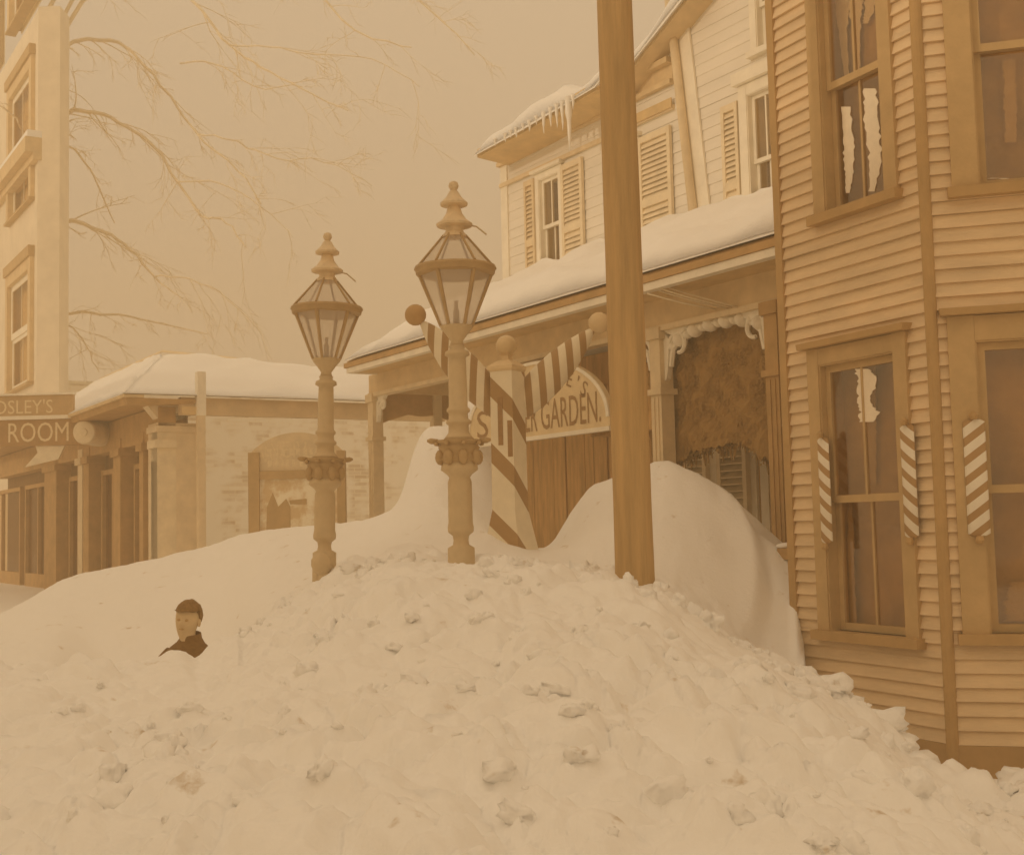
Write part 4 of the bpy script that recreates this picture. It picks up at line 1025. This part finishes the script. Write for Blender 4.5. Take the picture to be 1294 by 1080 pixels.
# ------------------------------------------------------------------ tall pale house far left
T0 = at(47, 480, 33.0); T0.z = 0
TF = Fr(T0, U, W); tall = thing('tall_house', tuple(T0), 'tall pale house with hooded windows rising behind the store at the left edge', 'house')
vs_ = []; hs_ = []
for yt, yb in ((110, 268), (352, 490), (-170, 20)):
    for (a, b) in ((14, 40), (-28, -8)): hs_.append((TF.U(a, 300), TF.U(b, 300), TF.V(26, yb), TF.V(26, yt)))
mb = MB(); wall_cells(mb, TF, -9, 0, 0, 16.2, -.2, -.012, hs_); mb.build('wall', 'tall_paint', tall)
for h in hs_:
    wn = window(tall, TF, h, casing=.3, proud=.10, cap=.28, deep=.15, sash=.16, frame_m='cream', sill_m='trim', bars=1, back=.1, sash_m='white')
p2 = at(75, 480, 33.0); wd = (Vector((p2.x, p2.y, 0))-T0).length
TX = Fr(T0, (1, 0.02, 0), (0.02, -1, 0))
MB().box(TX, 0.0, wd, 0, 16.2, -.7, .05).build('corner_pier', 'tall_paint', tall)
mb = MB().box(TF, -9, .1, 12.2, 12.6, -.2, .35).box(TF, -9, .1, 12.0, 12.199, -.2, .15); mb.build('cornice', 'cream', tall)
MB().box(TF, -9, .1, 12.602, 12.78, -.1, .30).build('cornice_snow', 'roofsnow', tall)

# ------------------------------------------------------------------ bare elm behind
tr0 = at(58, 640, 36.5); tr0.z = 0
tree = thing('bare_tree', tuple(tr0), 'large leafless elm with drooping branches behind the tall pale house', 'tree')
pts = [tr0+Vector((0.05*math.sin(k), 0, k*1.0)) for k in range(15)]
MB().tube(pts, [.27-.011*k for k in range(15)], 10).build('trunk', 'bark', tree, smooth=True)
rng = random.Random(21); cb_ = MB()
def limb(pxs_, Y0, Y1, r0, r1, sub=3):
    P3 = [at(x, y, Y0+(Y1-Y0)*i/(len(pxs_)-1)) for i, (x, y) in enumerate(pxs_)]
    # smooth subdivide
    Q = []
    for i in range(len(P3)-1):
        for k in range(4):
            a = P3[max(i-1, 0)]; b = P3[i]; c = P3[i+1]; d = P3[min(i+2, len(P3)-1)]; t = k/4
            Q.append(.5*((2*b)+(c-a)*t+(2*a-5*b+4*c-d)*t*t+(3*b-a-3*c+d)*t**3)+Vector((rng.gauss(0, .02), rng.gauss(0, .06), rng.gauss(0, .02))))
    Q.append(P3[-1]); n = len(Q)
    r0, r1 = r0*.75, r1*.75; cb_.tube(Q, [r0+(r1-r0)*i/(n-1) for i in range(n)], 6)
    for i in range(2, n-1):
        for _ in range(1 if rng.random() < .75 else 0): twig(Q[i], (Q[i+1]-Q[i-1]).normalized(), rng.uniform(.6, 1.9), max(.010, (r0+(r1-r0)*i/(n-1))*.35), sub)
def twig(p, d, L, r, depth):
    d = (d+Vector((rng.gauss(.2, .6), rng.gauss(0, .8), rng.gauss(-.15, .6)))).normalized(); pts = [p]; n = 6
    for k in range(n):
        d = (d+Vector((rng.gauss(0, .10), rng.gauss(0, .1), -.05+rng.gauss(0, .09)))).normalized(); pts.append(pts[-1]+d*L/n)
    cb_.tube(pts, [r*(1-.75*k/n) for k in range(n+1)], 4)
    if depth > 0:
        for k in range(2, n):
            if rng.random() < .75: twig(pts[k], d, L*rng.uniform(.35, .65), max(.007, r*.55), depth-2)
LB = [
 ([(58, 150), (80, 62), (140, 52), (172, 72), (215, 122), (250, 170), (300, 215), (330, 258)], 36.4, 34.0, .09, .025),
 ([(58, 210), (78, 148), (110, 140), (150, 155), (195, 185), (225, 230), (255, 272), (285, 280), (310, 312)], 36.4, 33.5, .10, .022),
 ([(58, 260), (78, 188), (108, 205), (130, 250), (145, 282)], 36.4, 35.5, .06, .02),
 ([(58, 340), (80, 282), (130, 292), (165, 315), (195, 350), (225, 373)], 36.4, 34.0, .11, .022),
 ([(58, 430), (80, 398), (130, 396), (180, 404), (262, 422)], 36.4, 34.5, .08, .02),
 ([(58, 90), (120, -20), (200, -30), (255, 15), (290, 58), (330, 85), (380, 112), (440, 140)], 36.4, 33.0, .09, .02),
 ([(58, 60), (150, -80), (280, -90), (380, -30), (450, 40), (520, 60)], 36.4, 34.0, .09, .02),
 ([(58, 300), (40, 200), (20, 150), (-30, 120)], 36.4, 35, .08, .02),
 ([(225, 80), (270, 80), (320, 108), (382, 110)], 34.8, 34.0, .035, .015),
 ([(58, 440), (85, 410), (110, 440), (125, 470)], 36.4, 35.5, .05, .015),
 ([(58, 20), (160, -130), (330, -140), (450, -60), (540, 10), (600, 70)], 36.4, 33.0, .09, .015),
 ([(250, 170), (300, 180), (350, 200), (410, 205), (470, 235)], 34.4, 33.0, .03, .012),
 ([(290, 58), (340, 60), (400, 70), (470, 75), (530, 110)], 34.0, 32.5, .03, .012),
 ([(225, 230), (280, 232), (330, 262), (370, 300)], 34.4, 33.0, .03, .012),
 ([(195, 350), (240, 352), (290, 380), (330, 420)], 34.4, 33.0, .03, .012),
]
for a, y0, y1, r0, r1 in LB: limb(a, y0, y1, r0, r1)
cb_.build('crown', 'bark', tree)

# ------------------------------------------------------------------ boy standing in the trench
BY = 8.05
hc = at(222, 783, BY); zf = .30
boy = thing('person', (hc.x+.03, BY, zf), 'dark haired boy in a dark jacket, up to his chest in the snow trench', 'person', local=True)
HZ = hc.z-zf; HX = -.03          # head centre, local
def skin_mesh(vs, es, rs, name, m, parent, sub=2):
    me = bpy.data.meshes.new(name); me.from_pydata(vs, es, []); ob = bpy.data.objects.new('tmp_skin', me); COL.objects.link(ob)
    md = ob.modifiers.new('s', 'SKIN'); md.use_smooth_shade = True
    for i, r in enumerate(rs): me.skin_vertices[0].data[i].radius = r if isinstance(r, tuple) else (r, r)
    me.skin_vertices[0].data[0].use_root = True
    sb = ob.modifiers.new('b', 'SUBSURF'); sb.levels = sub; sb.render_levels = sub
    dg = bpy.context.evaluated_depsgraph_get(); dg.update()
    nm = bpy.data.meshes.new_from_object(ob.evaluated_get(dg)); nm.name = name
    bpy.data.objects.remove(ob); nm.materials.clear(); nm.materials.append(M[m])
    nm.polygons.foreach_set('use_smooth', [True]*len(nm.polygons))
    o2 = bpy.data.objects.new(name, nm); COL.objects.link(o2); o2.parent = parent; ORG[o2.name] = Vector((0, 0, 0)); return o2
sh = HZ-.140                      # shoulder height
hip = sh-.40
V_ = [(0, 0, hip), (0, 0, hip+.2), (0, 0, sh-.06), (-.012, -.006, sh+.012), (HX, -.012, HZ-.080), (HX, -.008, HZ-.03), (HX, .0, HZ+.045), (HX, .005, HZ+.10)]
r_ = [(.09, .07), (.085, .065), (.09, .065), (.050, .050), (.052, .058), (.068, .078), (.070, .085), (.045, .055)]
E_ = [(0, 1), (1, 2), (2, 3), (3, 4), (4, 5), (5, 6), (6, 7)]
def chain(start, pts, rad):
    p = start
    for q, r in zip(pts, rad): V_.append(q); r_.append(r); E_.append((p, len(V_)-1)); p = len(V_)-1
    return p
for s in (-1, 1):
    hnd = chain(2, [(s*.125, .01, sh-.11), (s*.19, .03, sh-.26), (s*.17, -.10, sh-.42), (s*.16, -.13, sh-.47)], [.042, .036, .030, (.035, .018)])
    for k in range(4):
        ox = (k-1.5)*.015; L = (.045, .055, .052, .04)[k]
        chain(hnd, [(s*.16+ox, -.145, sh-.49), (s*.16+ox, -.15, sh-.49-L*.6), (s*.155+ox, -.14, sh-.49-L)], [.009, .008, .006])
    chain(hnd, [(s*.16-s*.035, -.15, sh-.48), (s*.16-s*.045, -.16, sh-.51)], [.010, .008])
    chain(0, [(s*.075, 0, hip-.05), (s*.085, -.01, hip*.52), (s*.085, .01, .08), (s*.09, -.10, .03)], [.075, .055, .04, .035])
body = skin_mesh(V_, E_, r_, 'body', 'skin', boy)
# facial features pushed out of the head surface
me = body.data
for v in me.vertices:
    dx, dz, dy = v.co.x-HX, v.co.z-HZ, v.co.y
    if dy < -.03:
        v.co.y -= .022*math.exp(-(dx/.012)**2-((dz+.018)/.018)**2)
        for s in (-1, 1): v.co.y += .010*math.exp(-((dx-s*.028)/.014)**2-((dz-.005)/.012)**2)
        v.co.y -= .006*math.exp(-(dx/.024)**2-((dz+.055)/.008)**2)
        v.co.y -= .008*math.exp(-(dx/.02)**2-((dz+.088)/.016)**2)
mb = MB()
for s in (-1, 1): mb.sphere((HX+s*.074, .012, HZ-.012), .02, 8, (.45, .8, 1.4))
mb.build('ears', 'skin', body, smooth=True)
for s in (-1, 1): MB().sphere((HX+s*.027, -.066, HZ+.004), .009, 8, (1.3, .8, .8)).build('eye', 'brown', body, smooth=True)
MB().sphere((HX, -.075, HZ-.052), .008, 6, (2.4, .6, .5)).build('mouth', 'brown', body, smooth=True)
mb = MB(); mb.sphere((0, 0, 0), 1, 18)
nv = []
for x, y, z in mb.v:
    q = Vector((x, y, z)); k = 1+.09*mn.noise(q*4)+.03*mn.noise(q*13)
    zz = z
    front = max(0, -y)
    lo = .30 if y < -.15 else (-.25 if y < .3 else -.55)
    zc = max(zz, lo+.12*mn.noise(Vector((x*6, y*6, 0))))
    nv.append((HX+x*.083*k, .008+y*.098*k, HZ+.028+zc*.100*k))
mb.v = nv; mb.build('hair', 'hair', body, smooth=True)
mb = MB(); n = 24; rings = [(hip-.10, .170, .125, 0), (hip+.12, .155, .115, 0), (sh-.16, .175, .125, 0), (sh-.10, .182, .125, 0), (sh-.065, .168, .118, -.002), (sh-.03, .128, .102, -.004), (sh+.0, .088, .084, -.008), (sh+.025, .070, .070, -.010), (sh+.055, .064, .066, -.012), (sh+.058, .056, .058, -.012), (sh+.02, .054, .056, -.012)]
for k, (z, rx, ry, xo) in enumerate(rings):
    for i in range(n):
        a = 2*math.pi*i/n; q = Vector((math.cos(a), math.sin(a), z*9)); w_ = 1+.035*mn.noise(q*2.2)
        mb.v.append((xo+rx*w_*math.cos(a), .012+ry*w_*math.sin(a), z+(.012*math.sin(a) if 6 < k < 10 else 0)))
mb.f = [(k*n+i, k*n+(i+1) % n, (k+1)*n+(i+1) % n, (k+1)*n+i) for k in range(len(rings)-1) for i in range(n)]
for s_ in (-1, 1): mb.tube([(s_*.125, .012, sh-.085), (s_*.175, .015, sh-.14), (s_*.205, .03, sh-.27), (s_*.18, -.09, sh-.41)], [.062, .066, .058, .046], 12)
mb.build('jacket', 'cloth', body, smooth=True)
V_, E_, r_ = [(0, 0, hip+.02)], [], [(.13, .1)]
for s in (-1, 1): chain(0, [(s*.08, 0, hip-.08), (s*.088, -.01, hip*.5), (s*.088, .01, .10)], [.085, .068, .055])
skin_mesh(V_, E_, r_, 'trousers', 'cloth', body)
boy.rotation_euler = (0, R(4), R(-14))

# ------------------------------------------------------------------ unseen store row, added so its roofline shades the lower storeys; pale walls bounce light
OF = Fr(Vector((0, 0, 0))+W*22.0, -U, -W)
HT = 12.7
opp = thing('shade_row', tuple(OF.pt(0, 0, 0)), 'unseen long plain store row, added behind the camera to shade the lower storeys', 'shade caster')
mb = MB().box(OF, -22, 30, 0, HT, -8, 0); mb.build('wall', 'white', opp)
MB().box(OF, -22.2, 30.2, HT+.002, HT+.35, -8.2, .35).build('cornice', 'brown', opp)
for fl in range(4):
    for k in range(-5, 8):
        MB().box(OF, k*3.6, k*3.6+1.2, 1.2+fl*3.2, 3.2+fl*3.2, -.05, .03).build('window', 'pale_louver', opp)
